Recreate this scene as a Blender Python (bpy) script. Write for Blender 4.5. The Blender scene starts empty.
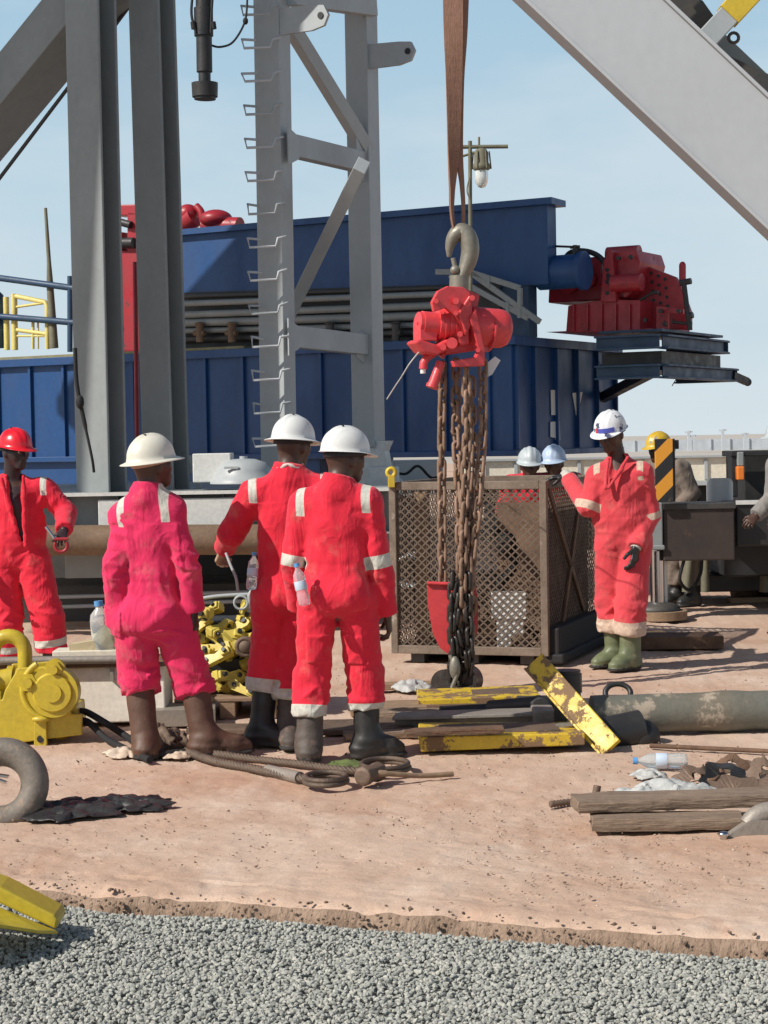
import bpy, math, random
import numpy as np
from mathutils import Vector, Matrix, Euler
random.seed(11); RNG = np.random.default_rng(7)
S = bpy.context.scene; COL = S.collection
F = 1900.0; HCAM = 1.62; PITCH = math.atan(72/F); ROLL = 0.018
CAMR = (Matrix.Rotation(math.pi/2-PITCH, 3, 'X') @ Matrix.Rotation(-ROLL, 3, 'Z'))
CAMP = Vector((0, 0, HCAM))
def ray(px, py): return CAMR @ Vector(((px-384)/F, -(py-512)/F, -1.0))
def P(px, py, Y):
    d = ray(px, py); return CAMP + d*(Y/d.y)
def G(px, py, z=0.0):
    d = ray(px, py); return CAMP + d*((z-HCAM)/d.z)
CI = CAMR.transposed()
def proj(p):
    q = CI @ (Vector(p)-CAMP); return (384-F*q.x/q.z, 512+F*q.y/q.z)
def on_plane(px, py, o, n):
    d = ray(px, py); return CAMP+d*((Vector(o)-CAMP).dot(Vector(n))/d.dot(Vector(n)))
def along(o, d, px, t0=-60, t1=60):
    """point o+d*t whose picture column is px (bisection over the part in front of the camera)"""
    o, d = Vector(o), Vector(d); f0 = None
    ts = [t0+(t1-t0)*i/400 for i in range(401)]; best = None
    for a, b in zip(ts, ts[1:]):
        pa, pb = o+d*a, o+d*b
        if pa.y < 1 or pb.y < 1: continue
        xa, xb = proj(pa)[0]-px, proj(pb)[0]-px
        if xa*xb <= 0: return o+d*(a+(b-a)*xa/(xa-xb) if xa != xb else a)
    return o
X_, Y_, Z_ = Vector((1,0,0)), Vector((0,1,0)), Vector((0,0,1))
# ------------------------------------------------------------------ materials
MATS = {}
def new_mat(name):
    m = bpy.data.materials.new(name); m.use_nodes = True
    nt = m.node_tree; b = nt.nodes['Principled BSDF']; MATS[name] = m
    return m, nt, b
def N(nt, t, **kw):
    n = nt.nodes.new(t)
    for k, v in kw.items():
        if k in n.inputs: n.inputs[k].default_value = v
        else: setattr(n, k, v)
    return n
def c4(c): return (c[0], c[1], c[2], 1.0)
def ramp(nt, src, stops):
    r = nt.nodes.new('ShaderNodeValToRGB'); e = r.color_ramp.elements
    while len(e) < len(stops): e.new(0.5)
    for i, (p, c) in enumerate(stops):
        e[i].position = p; e[i].color = c4(c) if not isinstance(c, (int, float)) else (c, c, c, 1)
    nt.links.new(src, r.inputs[0]); return r
def mix(nt, fac, a, b):
    m = nt.nodes.new('ShaderNodeMix'); m.data_type = 'RGBA'
    for s, v in ((m.inputs[0], fac), (m.inputs[6], a), (m.inputs[7], b)):
        if isinstance(v, (int, float)): s.default_value = v
        elif isinstance(v, (tuple, list)): s.default_value = c4(v)
        else: nt.links.new(v, s)
    return m.outputs[2]
def noise(nt, scale, detail=5, rough=.6, stretch=None, vec=None):
    tc = N(nt, 'ShaderNodeTexCoord'); src = tc.outputs['Object'] if vec is None else vec
    if stretch:
        mp = N(nt, 'ShaderNodeMapping'); mp.inputs['Scale'].default_value = stretch
        nt.links.new(src, mp.inputs[0]); src = mp.outputs[0]
    n = N(nt, 'ShaderNodeTexNoise', Scale=scale, Detail=detail, Roughness=rough)
    nt.links.new(src, n.inputs['Vector']); return n
def bumpnode(nt, b, h, strength=.3, dist=.02):
    bp = N(nt, 'ShaderNodeBump', Strength=strength, Distance=dist)
    nt.links.new(h, bp.inputs['Height']); nt.links.new(bp.outputs[0], b.inputs['Normal']); return bp
def worn(name, col, col2=None, scale=5, rough=.5, metal=0., bump=.15, spot=None, spot_at=.66, spot_scale=9, spot_w=.04, stretch=None, rvar=.15, bscale=40, bdist=.01, fine=.12):
    """painted / bare surface: two tones in patches, worn spots of another colour, fine grain"""
    m, nt, b = new_mat(name)
    if col2 is None: col2 = tuple(c*.78 for c in col)
    n1 = noise(nt, scale, 6, .65, stretch)
    r1 = ramp(nt, n1.outputs[0], [(.35, col), (.68, col2)])
    n3 = noise(nt, scale*9, 4, .7)
    g = ramp(nt, n3.outputs[0], [(.3, 1-fine), (.7, 1+fine)])
    mu = nt.nodes.new('ShaderNodeMix'); mu.data_type = 'RGBA'; mu.blend_type = 'MULTIPLY'; mu.inputs[0].default_value = 1
    nt.links.new(r1.outputs[0], mu.inputs[6]); nt.links.new(g.outputs[0], mu.inputs[7])
    out = mu.outputs[2]
    ro = ramp(nt, n1.outputs[0], [(.3, max(rough-rvar, .03)), (.7, min(rough+rvar, 1))]).outputs[0]
    if spot is not None:
        n2 = noise(nt, spot_scale, 8, .72, stretch)
        r2 = ramp(nt, n2.outputs[0], [(spot_at, 0.), (min(spot_at+spot_w, 1), 1.)])
        out = mix(nt, r2.outputs[0], out, spot)
        ro = mix(nt, r2.outputs[0], ro, (.85, .85, .85))
    nt.links.new(out, b.inputs['Base Color']); nt.links.new(ro, b.inputs['Roughness'])
    b.inputs['Metallic'].default_value = metal
    if bump:
        n4 = noise(nt, bscale, 5, .6, stretch); bumpnode(nt, b, n4.outputs[0], bump, bdist)
    return m
def simple(name, col, rough=.5, metal=0., trans=0., ior=1.45, alpha=1.):
    m, nt, b = new_mat(name); b.inputs['Base Color'].default_value = c4(col)
    b.inputs['Roughness'].default_value = rough; b.inputs['Metallic'].default_value = metal
    b.inputs['Transmission Weight'].default_value = trans; b.inputs['IOR'].default_value = ior; return m
# ------------------------------------------------------------------ objects
WLOC = {}
def tag(o, label=None, cat=None, group=None, kind=None):
    if label: o['label'] = label
    if cat: o['category'] = cat
    if group: o['group'] = group
    if kind: o['kind'] = kind
    return o
def thing(name, label, cat, loc, group=None):
    o = bpy.data.objects.new(name, None); COL.objects.link(o)
    o.location = loc; WLOC[o.name] = Vector(loc); o.empty_display_size = .1
    return tag(o, label, cat, group)
def link_mesh(name, me, parent=None, loc=None):
    o = bpy.data.objects.new(name, me); COL.objects.link(o)
    if parent is not None:
        o.parent = parent; WLOC[o.name] = WLOC[parent.name]
    else:
        o.location = loc or (0, 0, 0); WLOC[o.name] = Vector(loc or (0, 0, 0))
    return o
def np_mesh(name, V, Fq, mats=(), smooth=True, mi=None):
    """mesh from numpy arrays; Fq (n,3) or (n,4)"""
    me = bpy.data.meshes.new(name); V = np.asarray(V, np.float32); Fq = np.asarray(Fq, np.int32)
    k = Fq.shape[1]
    me.vertices.add(len(V)); me.vertices.foreach_set('co', V.ravel())
    me.loops.add(Fq.size); me.loops.foreach_set('vertex_index', Fq.ravel())
    me.polygons.add(len(Fq)); me.polygons.foreach_set('loop_start', np.arange(0, Fq.size, k, dtype=np.int32))
    me.polygons.foreach_set('loop_total', np.full(len(Fq), k, np.int32))
    me.polygons.foreach_set('use_smooth', np.full(len(Fq), smooth, bool))
    for m in mats: me.materials.append(m)
    if mi is not None: me.polygons.foreach_set('material_index', np.asarray(mi, np.int32))
    me.update(calc_edges=True); me.validate(); return me
def frame(d, up=Z_):
    w = Vector(d).normalized(); u = Vector(up).cross(w)
    if u.length < 1e-4: u = X_.cross(w)
    if u.length < 1e-4: u = Y_.cross(w)
    u.normalize(); v = w.cross(u); return u, v, w      # u across, v 'up', w along
class MB:
    def __init__(s): s.v = []; s.f = []; s.m = []; s.s = []
    def add(s, V, Fs, m=0, smooth=False):
        b = len(s.v); s.v += [tuple(p) for p in V]
        for f in Fs: s.f.append([b+i for i in f]); s.m.append(m); s.s.append(smooth)
    def box(s, c, size, R=None, m=0):
        c = Vector(c); a = [x/2 for x in size]; V = []
        for x in (-1, 1):
            for y in (-1, 1):
                for z in (-1, 1):
                    p = Vector((x*a[0], y*a[1], z*a[2])); V.append(c+(R @ p if R else p))
        s.add(V, [(0,1,3,2),(4,6,7,5),(0,4,5,1),(2,3,7,6),(0,2,6,4),(1,5,7,3)], m)
    def beam(s, p0, p1, w, h, up=Z_, m=0, w1=None, h1=None):
        p0, p1 = Vector(p0), Vector(p1); u, v, d = frame(p1-p0, up); V = []
        for p, ww, hh in ((p0, w, h), (p1, w if w1 is None else w1, h if h1 is None else h1)):
            V += [p-u*ww/2-v*hh/2, p+u*ww/2-v*hh/2, p+u*ww/2+v*hh/2, p-u*ww/2+v*hh/2]
        s.add(V, [(3,2,1,0),(4,5,6,7),(0,1,5,4),(1,2,6,5),(2,3,7,6),(3,0,4,7)], m)
    def ibeam(s, p0, p1, w, h, tf, tw, up=Z_, m=0):
        p0, p1 = Vector(p0), Vector(p1); u, v, d = frame(p1-p0, up)
        for k in (-1, 1): s.beam(p0+v*k*(h-tf)/2, p1+v*k*(h-tf)/2, w, tf, up, m)
        s.beam(p0, p1, tw, h-2*tf, up, m)
    def channel(s, p0, p1, w, h, t, up=Z_, m=0, side=1):
        p0, p1 = Vector(p0), Vector(p1); u, v, d = frame(p1-p0, up)
        for k in (-1, 1): s.beam(p0+v*k*(h-t)/2, p1+v*k*(h-t)/2, w, t, up, m)
        s.beam(p0+u*side*(w-t)/2, p1+u*side*(w-t)/2, t, h-2*t, up, m)
    def prism(s, poly, o, u, v, w, m=0, smooth=False):
        """poly of 2D points in the u,v frame at o, extruded by vector w"""
        o, u, v, w = map(Vector, (o, u, v, w)); n = len(poly)
        A = [o+u*a+v*b for a, b in poly]; B = [p+w for p in A]
        s.add(A+B, [tuple(range(n))[::-1], tuple(range(n, 2*n))], m)
        s.add(A+B, [(i, (i+1) % n, n+(i+1) % n, n+i) for i in range(n)], m, smooth)
    def tube(s, pts, r, n=10, m=0, closed=False, flat=None, twist=0):
        pts = [Vector(p) for p in pts]; k = len(pts); V = []; rs = r if isinstance(r, (list, tuple)) else [r]*k
        u = None
        for i, p in enumerate(pts):
            if closed: d = pts[(i+1) % k]-pts[i-1]
            else: d = pts[min(i+1, k-1)]-pts[max(i-1, 0)]
            d.normalize()
            if u is None: u, v, _ = frame(d)
            else:
                u = (u-d*u.dot(d)); u.normalize(); v = d.cross(u)
            for j in range(n):
                a = 2*math.pi*j/n+twist*i; V.append(p+(u*math.cos(a)+v*math.sin(a)*(flat or 1))*rs[i])
        Fs = []
        for i in range(k if closed else k-1):
            for j in range(n):
                a, b = i*n, ((i+1) % k)*n
                Fs.append((a+j, a+(j+1) % n, b+(j+1) % n, b+j))
        s.add(V, Fs, m, True)
        if not closed: s.add(V, [tuple(range(n))[::-1], tuple(range((k-1)*n, k*n))], m)
    def cyl(s, p0, p1, r0, r1=None, n=24, m=0):
        s.tube([p0, p1], [r0, r0 if r1 is None else r1], n, m)
    def lathe(s, prof, o, axis, n=28, m=0, up=X_):
        o = Vector(o); u, v, w = frame(axis, up); V = []
        for r, z in prof:
            for j in range(n):
                a = 2*math.pi*j/n; V.append(o+w*z+(u*math.cos(a)+v*math.sin(a))*r)
        k = len(prof); Fs = [(i*n+j, i*n+(j+1) % n, (i+1)*n+(j+1) % n, (i+1)*n+j) for i in range(k-1) for j in range(n)]
        s.add(V, Fs, m, True)
        s.add(V, [tuple(range(n))[::-1], tuple(range((k-1)*n, k*n))], m)
    def ell(s, c, r, R=None, n=14, m=0):
        c = Vector(c); V = []; Fs = []
        for i in range(n+1):
            t = math.pi*i/n
            for j in range(2*n):
                a = math.pi*j/n; p = Vector((r[0]*math.sin(t)*math.cos(a), r[1]*math.sin(t)*math.sin(a), r[2]*math.cos(t)))
                V.append(c+(R @ p if R else p))
        for i in range(n):
            for j in range(2*n):
                q = 2*n; Fs.append((i*q+j, (i+1)*q+j, (i+1)*q+(j+1) % q, i*q+(j+1) % q))
        s.add(V, Fs, m, True)
    def build(s, name, mats, parent=None, loc=None, bevel=0., seg=2, sharp=35):
        if not isinstance(mats, (list, tuple)): mats = [mats]
        base = WLOC[parent.name] if parent is not None else Vector(loc or (0, 0, 0))
        me = bpy.data.meshes.new(name)
        me.from_pydata([(p[0]-base.x, p[1]-base.y, p[2]-base.z) for p in s.v], [], s.f)
        for m in mats: me.materials.append(m)
        me.polygons.foreach_set('material_index', s.m); me.polygons.foreach_set('use_smooth', s.s)
        me.validate(); me.update()
        o = link_mesh(name, me, parent, base)
        if bevel:
            b = o.modifiers.new('bevel', 'BEVEL'); b.width = bevel; b.segments = seg; b.limit_method = 'ANGLE'; b.angle_limit = math.radians(sharp)
        return o
def rough_beam(mb, p0, p1, w, h, amp=.006, n=36, seed=0., m=0, up=Z_):
    p0, p1 = Vector(p0), Vector(p1); u, v, d = frame(p1-p0, up); L = (p1-p0).length; k = 4; V = []
    per = [(-1+2*i/k, -1) for i in range(k)]+[(1, -1+2*i/k) for i in range(k)]+[(1-2*i/k, 1) for i in range(k)]+[(-1, 1-2*i/k) for i in range(k)]
    A = np.array([[(t*L/.12+seed, a*1.3+seed*3, b*1.3) for a, b in per] for t in np.linspace(0, 1, n)]); nz = vnoise(A)+.6*vnoise(A*2.7)
    for i in range(n):
        t = i/(n-1); e = (1 if 0 < i < n-1 else .0)
        for j, (a, b) in enumerate(per):
            s = amp*nz[i, j]; c = .96 if abs(a) == 1 and abs(b) == 1 else 1
            V.append(p0+d*(L*t+(0 if e else amp*2.5*nz[i, j]))+u*(a*c*w/2+s*(abs(a) == 1)*a)+v*(b*c*h/2+s*(abs(b) == 1)*b))
    q = 4*k; Fs = [(i*q+j, i*q+(j+1) % q, (i+1)*q+(j+1) % q, (i+1)*q+j) for i in range(n-1) for j in range(q)]+[tuple(range(q))[::-1], tuple(range((n-1)*q, n*q))]
    mb.add(V, Fs, m, False)
def arc(c, u, v, r, a0, a1, n=16, r1=None):
    c, u, v = map(Vector, (c, u, v)); out = []
    for i in range(n+1):
        t = i/n; a = math.radians(a0+(a1-a0)*t); rr = r if r1 is None else r+(r1-r)*t
        out.append(c+(u*math.cos(a)+v*math.sin(a))*rr)
    return out
def spline(pts, n=8):
    pts = [Vector(p) for p in pts]; out = []
    q = [pts[0]*2-pts[1]]+pts+[pts[-1]*2-pts[-2]]
    for i in range(1, len(q)-2):
        a, b, c, d = q[i-1:i+3]
        for k in range(n):
            t = k/n; out.append(.5*((2*b)+(c-a)*t+(2*a-5*b+4*c-d)*t*t+(3*b-a-3*c+d)*t**3))
    out.append(pts[-1]); return out
# ------------------------------------------------------------------ implicit surfaces
_T = RNG.random((32, 32, 32)).astype(np.float32)*2-1
def vnoise(p):
    """value noise, p (...,3)"""
    i = np.floor(p).astype(np.int64); f = (p-i).astype(np.float32); f = f*f*(3-2*f); i &= 31; j = (i+1) & 31
    x0, y0, z0 = i[..., 0], i[..., 1], i[..., 2]; x1, y1, z1 = j[..., 0], j[..., 1], j[..., 2]
    fx, fy, fz = f[..., 0], f[..., 1], f[..., 2]
    def L(a, b, t): return a+(b-a)*t
    return L(L(L(_T[x0,y0,z0], _T[x1,y0,z0], fx), L(_T[x0,y1,z0], _T[x1,y1,z0], fx), fy),
             L(L(_T[x0,y0,z1], _T[x1,y0,z1], fx), L(_T[x0,y1,z1], _T[x1,y1,z1], fx), fy), fz)
class SDF:
    def __init__(s, lo, hi, h):
        s.h = h; s.lo = np.array(lo, np.float32); s.n = np.ceil((np.array(hi)-s.lo)/h).astype(int)+1
        s.D = np.full(s.n, 1.0, np.float32)
    def grid(s, lo=None, hi=None):
        i0 = np.zeros(3, int) if lo is None else np.clip(np.floor((np.array(lo)-s.lo)/s.h).astype(int), 0, s.n)
        i1 = s.n.copy() if hi is None else np.clip(np.ceil((np.array(hi)-s.lo)/s.h).astype(int)+1, 0, s.n)
        sl = tuple(slice(a, b) for a, b in zip(i0, i1))
        ax = [s.lo[k]+s.h*np.arange(i0[k], i1[k], dtype=np.float32) for k in range(3)]
        return sl, np.stack(np.meshgrid(*ax, indexing='ij'), -1)
    def put(s, sl, d, k, sub=False):
        a = s.D[sl]
        if a.size == 0: return
        if sub:
            b = -d; hh = np.maximum(k-np.abs(a-b), 0)/max(k, 1e-6); s.D[sl] = np.maximum(a, b)+hh*hh*k*.25
        else:
            hh = np.maximum(k-np.abs(a-d), 0)/max(k, 1e-6); s.D[sl] = np.minimum(a, d)-hh*hh*k*.25
    def cap(s, a, b, ra, rb, k=.03, ax=None, sc=1., cuts=(), sub=False):
        a, b = np.array(a, np.float32), np.array(b, np.float32); R = max(ra, rb)/min(1, sc)*1.02+k+3*s.h
        R = max(ra, rb)*max(1, sc)+k+3*s.h
        sl, p = s.grid(np.minimum(a, b)-R, np.maximum(a, b)+R)
        if p.size == 0: return
        q = p-a; ba = b-a
        t = np.clip((q @ ba)/max(ba @ ba, 1e-9), 0, 1)
        r = q-t[..., None]*ba
        if ax is not None:
            axn = np.array(ax, np.float32); axn /= np.linalg.norm(axn)
            r = r+((1/sc-1)*(r @ axn))[..., None]*axn
        d = np.sqrt((r*r).sum(-1))-(ra+(rb-ra)*t)
        for e, n in cuts:
            n = np.array(n, np.float32); n /= np.linalg.norm(n); d = np.maximum(d, (p-np.array(e, np.float32)) @ n)
        s.put(sl, d, k, sub)
    def ell(s, c, rad, R=None, k=.03, cuts=(), sub=False):
        c = np.array(c, np.float32); rad = np.array(rad, np.float32); m = rad.max()+k+3*s.h
        sl, p = s.grid(c-m, c+m)
        if p.size == 0: return
        q = p-c
        if R is not None: q = q @ np.array(R, np.float32)      # columns of R are the local axes
        k0 = np.sqrt(((q/rad)**2).sum(-1)); k1 = np.sqrt(((q/rad**2)**2).sum(-1))+1e-9
        d = k0*(k0-1)/k1
        for e, n in cuts:
            n = np.array(n, np.float32); n /= np.linalg.norm(n); d = np.maximum(d, (p-np.array(e, np.float32)) @ n)
        s.put(sl, d, k, sub)
    def mesh(s):
        D = s.D; ins = D < 0; nx, ny, nz = D.shape
        c = np.zeros((nx-1, ny-1, nz-1), np.int8)
        for dx in (0, 1):
            for dy in (0, 1):
                for dz in (0, 1): c += ins[dx:nx-1+dx, dy:ny-1+dy, dz:nz-1+dz]
        act = (c > 0) & (c < 8); idx = np.full(act.shape, -1, np.int64); cells = np.argwhere(act); idx[act] = np.arange(len(cells))
        acc = np.zeros((len(cells), 3)); cnt = np.zeros(len(cells)); off = [(x, y, z) for x in (0, 1) for y in (0, 1) for z in (0, 1)]
        for a in off:
            for k in range(3):
                if a[k]: continue
                b = list(a); b[k] = 1
                da = D[tuple((cells+a).T)]; db = D[tuple((cells+b).T)]; m = (da < 0) != (db < 0)
                t = np.where(m, da/np.where(m, da-db, 1), 0); pt = np.array(a)[None].repeat(len(cells), 0).astype(float); pt[:, k] += t
                acc[m] += pt[m]; cnt[m] += 1
        V = s.lo+s.h*(cells+acc/cnt[:, None]); Q = []
        for k in range(3):
            sl0 = [slice(None)]*3; sl1 = [slice(None)]*3; sl0[k] = slice(0, -1); sl1[k] = slice(1, None)
            a = ins[tuple(sl0)]; b = ins[tuple(sl1)]; e = np.argwhere(a != b); u, v = (k+1) % 3, (k+2) % 3
            ok = (e[:, u] > 0) & (e[:, v] > 0) & (e[:, u] < D.shape[u]-1) & (e[:, v] < D.shape[v]-1); e = e[ok]
            def cell(du, dv):
                q = e.copy(); q[:, u] -= du; q[:, v] -= dv; return idx[tuple(q.T)]
            q = np.stack([cell(1, 1), cell(0, 1), cell(0, 0), cell(1, 0)], 1)
            fl = ~a[tuple(e.T)]; q[fl] = q[fl][:, ::-1]; Q.append(q)
        return V, np.concatenate(Q)
# ------------------------------------------------------------------ people
def cloth_mat(name, col, col2, stripe=(.62, .60, .53), dust=(.45, .28, .2)):
    m, nt, b = new_mat(name)
    n1 = noise(nt, 3.2, 5, .6); base = ramp(nt, n1.outputs[0], [(.35, col), (.7, col2)]).outputs[0]
    n2 = noise(nt, 6, 8, .72); k = ramp(nt, n2.outputs[0], [(.55, 0.), (.78, .38)]).outputs[0]
    base = mix(nt, k, base, dust); n6 = noise(nt, 4.3, 8, .75, (1, 1, .7)); k6 = ramp(nt, n6.outputs[0], [(.62, 0.), (.74, .5)]).outputs[0]; base = mix(nt, k6, base, tuple(c*.35 for c in col))
    at = N(nt, 'ShaderNodeAttribute', attribute_name='stripe')
    st = ramp(nt, at.outputs['Fac'], [(.495, 0.), (.505, 1.)]).outputs[0]
    n5 = noise(nt, 45, 3, .6); sc = ramp(nt, n5.outputs[0], [(.3, tuple(c*.75 for c in stripe)), (.7, stripe)]).outputs[0]
    base = mix(nt, st, base, sc)
    nt.links.new(base, b.inputs['Base Color']); b.inputs['Roughness'].default_value = .88
    b.inputs['Sheen Weight'].default_value = .15; b.inputs['Specular IOR Level'].default_value = .2
    w = N(nt, 'ShaderNodeTexNoise', Scale=9, Detail=3, Roughness=.5, Distortion=.6)
    tc = N(nt, 'ShaderNodeTexCoord'); mp = N(nt, 'ShaderNodeMapping'); mp.inputs['Scale'].default_value = (1, 1, .45); mp.inputs['Rotation'].default_value = (.3, .25, .2)
    nt.links.new(tc.outputs['Object'], mp.inputs[0]); nt.links.new(mp.outputs[0], w.inputs['Vector'])
    ab = N(nt, 'ShaderNodeMath', operation='SUBTRACT'); ab.inputs[1].default_value = .5; nt.links.new(w.outputs[0], ab.inputs[0]); a2 = N(nt, 'ShaderNodeMath', operation='ABSOLUTE'); nt.links.new(ab.outputs[0], a2.inputs[0])
    w2 = noise(nt, 26, 4, .6, (1, 1, .5)); ad = N(nt, 'ShaderNodeMath', operation='MULTIPLY_ADD'); ad.inputs[1].default_value = -2.4; nt.links.new(a2.outputs[0], ad.inputs[0]); m3 = N(nt, 'ShaderNodeMath', operation='MULTIPLY'); m3.inputs[1].default_value = .35; nt.links.new(w2.outputs[0], m3.inputs[0]); nt.links.new(m3.outputs[0], ad.inputs[2])
    bumpnode(nt, b, ad.outputs[0], .5, .02); return m
def skin_mat(name, col, shirt=(.02, .02, .022)):
    m, nt, b = new_mat(name); n1 = noise(nt, 14, 4, .6)
    base = ramp(nt, n1.outputs[0], [(.3, col), (.75, tuple(c*.65 for c in col))]).outputs[0]
    at = N(nt, 'ShaderNodeAttribute', attribute_name='stripe'); st = ramp(nt, at.outputs['Fac'], [(.49, 0.), (.51, 1.)]).outputs[0]
    base = mix(nt, st, base, shirt); nt.links.new(base, b.inputs['Base Color'])
    b.inputs['Roughness'].default_value = .48; b.inputs['Subsurface Weight'].default_value = .0
    bumpnode(nt, b, noise(nt, 120, 3, .6).outputs[0], .12, .004); return m
def vec(*a): return Vector(a)
def set_stripe(me, vals):
    a = me.attributes.new('stripe', 'FLOAT', 'POINT'); a.data.foreach_set('value', np.asarray(vals, np.float32))
def hand_sdf(W, d, n, s, curl, scale=1.0, grip=0, thick=1.0):
    """hand at wrist W: d finger direction, n palm normal, s thumb side"""
    d = Vector(d).normalized(); s = (Vector(s)-d*Vector(s).dot(d)).normalized(); n0 = Vector(n)
    n = s.cross(d);  n = n if n.dot(n0) > 0 else -n
    W = Vector(W); k = scale; q = SDF(W+d*.08*k-vec(1,1,1)*.15*k, W+d*.08*k+vec(1,1,1)*.15*k, .0038)
    q.cap(W-d*.05, W+d*.015*k, .027*k*thick, .026*k*thick, .01, n, .8)
    q.cap(W+d*.012*k+s*.012*k, W+d*.085*k+s*.022*k, .021*k, .019*k, .014, n, .72)
    q.cap(W+d*.012*k-s*.012*k, W+d*.078*k-s*.024*k, .021*k, .018*k, .014, n, .72)
    q.cap(W+d*.03*k, W+d*.082*k, .022*k, .02*k, .014, n, .75)
    for i, (o, L, b) in enumerate(((.031, .074, .088), (.0105, .084, .092), (-.0105, .077, .089), (-.031, .06, .08))):
        p = W+d*b*k+s*o*k; ang = 0; r = (.0092 if i < 3 else .008)*k*thick; cdir = d
        for j, (fr, c) in enumerate(((.45, .55), (.30, 1.0), (.25, .7))):
            ang += curl*c*(1+.12*i); cd = (d*math.cos(ang)+n*math.sin(ang)+s*o*.8).normalized()
            e = p+cd*L*fr*k; q.cap(p, e, r, r*.93, .004); p = e; r *= .93
    p = W+d*.03*k+s*.03*k+n*.006*k; e = p+(d*.6+s*.55+n*.35).normalized()*.042*k; q.cap(p, e, .0125*k*thick, .0105*k*thick, .008)
    e2 = e+(d*.85+s*.05+n*(.4+.4*curl)).normalized()*.032*k; q.cap(e, e2, .0105*k*thick, .009*k*thick, .004); return q.mesh()
def helmet(parent, c, hf, hu, style, mat, mat_in=None, crest=.008, s=.91, name='helmet', front=None):
    hf = Vector(hf).normalized(); hu = Vector(hu).normalized(); hr = hf.cross(hu).normalized(); hu = hr.cross(hf).normalized()
    o = c+hu*.04; A = 72; rings = []; V = []
    def pt(a, rad, z, up=0):
        return o+(hr*math.sin(a)*rad*.118+hf*math.cos(a)*rad*.146)*s+hu*z*s
    def brim(a):
        fr = max(math.cos(a), 0)
        if style == 'full': return .038+.012*max(math.cos(a), 0)**2
        return .009+.042*fr**1.6
    prof = []
    for i in range(15):
        t = math.radians(90-84*i/14); prof.append((math.cos(t)**.86, math.sin(t)*.132+.004, 'd'))
    rows = []
    for rr, z, _ in prof:
        rows.append([])
        for j in range(A):
            a = 2*math.pi*j/A; x = abs(math.sin(a)*rr); k = math.exp(-(x/.16)**4)*crest*(1 if rr > .02 else 1)
            k2 = crest*.55*sum(math.exp(-((x-w)/.07)**4) for w in (.42,)) if style == 'cap' else 0
            kk = (k+k2)*min(1, (z+.02)/.05); rows[-1].append(pt(a, rr*(1+kk*3), z+kk*max(0, z/.13)))
    for dz, f0 in ((-.006, 'r'),):
        rows.append([pt(2*math.pi*j/A, 1.03, -.004) for j in range(A)])
    for k, dz in ((.5, -.012), (1., -.022), (1.02, -.027), (.96, -.028), (.45, -.018)):
        rw = []
        for j in range(A):
            a = 2*math.pi*j/A; p = pt(a, 1.03, -.004); w = (hr*math.sin(a)+hf*math.cos(a)); rw.append(p+w*brim(a)*k*s+hu*(dz*(brim(a)/.05) if style == 'full' else dz*(brim(a)/.045))*.8*s)
        rows.append(rw)
    rows.append([pt(2*math.pi*j/A, .985, -.004) for j in range(A)])
    for i in range(5):
        t = math.radians(20+16*i); rows.append([pt(2*math.pi*j/A, math.cos(t)*.97, math.sin(t)*.122) for j in range(A)])
    mb = MB(); V = [p for r in rows for p in r]; Fs = []
    for i in range(len(rows)-1):
        for j in range(A): Fs.append((i*A+j, i*A+(j+1) % A, (i+1)*A+(j+1) % A, (i+1)*A+j))
    mb.add(V, Fs, 0, True); h = mb.build(name, mat, parent)
    if mat_in is not None:
        b = MB(); pts = [pt(2*math.pi*j/24, .86, -.016-.012*math.cos(2*math.pi*j/24+math.pi)) for j in range(24)]
        b.tube(pts, .006, 6, 0, True, flat=2.6)
        b.build('helmet_band', mat_in, h)
        b = MB(); c_ = o+hu*.136*s-hf*.03; b.beam(c_-hr*.02, c_+hr*.02, .008, .012, hu); b.build('vent_slot', MATS['band_dark'], h)
    if front:
        for a0, a1, m_ in front:
            b = MB(); A1 = [math.radians(a0+(a1-a0)*i/12) for i in range(13)]; lo_ = [pt(a, 1.035, .004) for a in A1]; hi_ = [pt(a, 1.01, .038) for a in A1]; li = [pt(a, .98, .004) for a in A1]; hi2 = [pt(a, .95, .038) for a in A1]
            b.add(lo_+hi_+li+hi2, [(i, i+1, 14+i, 13+i) for i in range(12)]+[(13+i, 14+i, 40+i, 39+i) for i in range(12)]+[(27+i, 26+i, 39+i, 40+i) for i in range(12)]+[(i+1, i, 26+i, 27+i) for i in range(12)]); b.build('front_band', m_, h)
    return h
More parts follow.
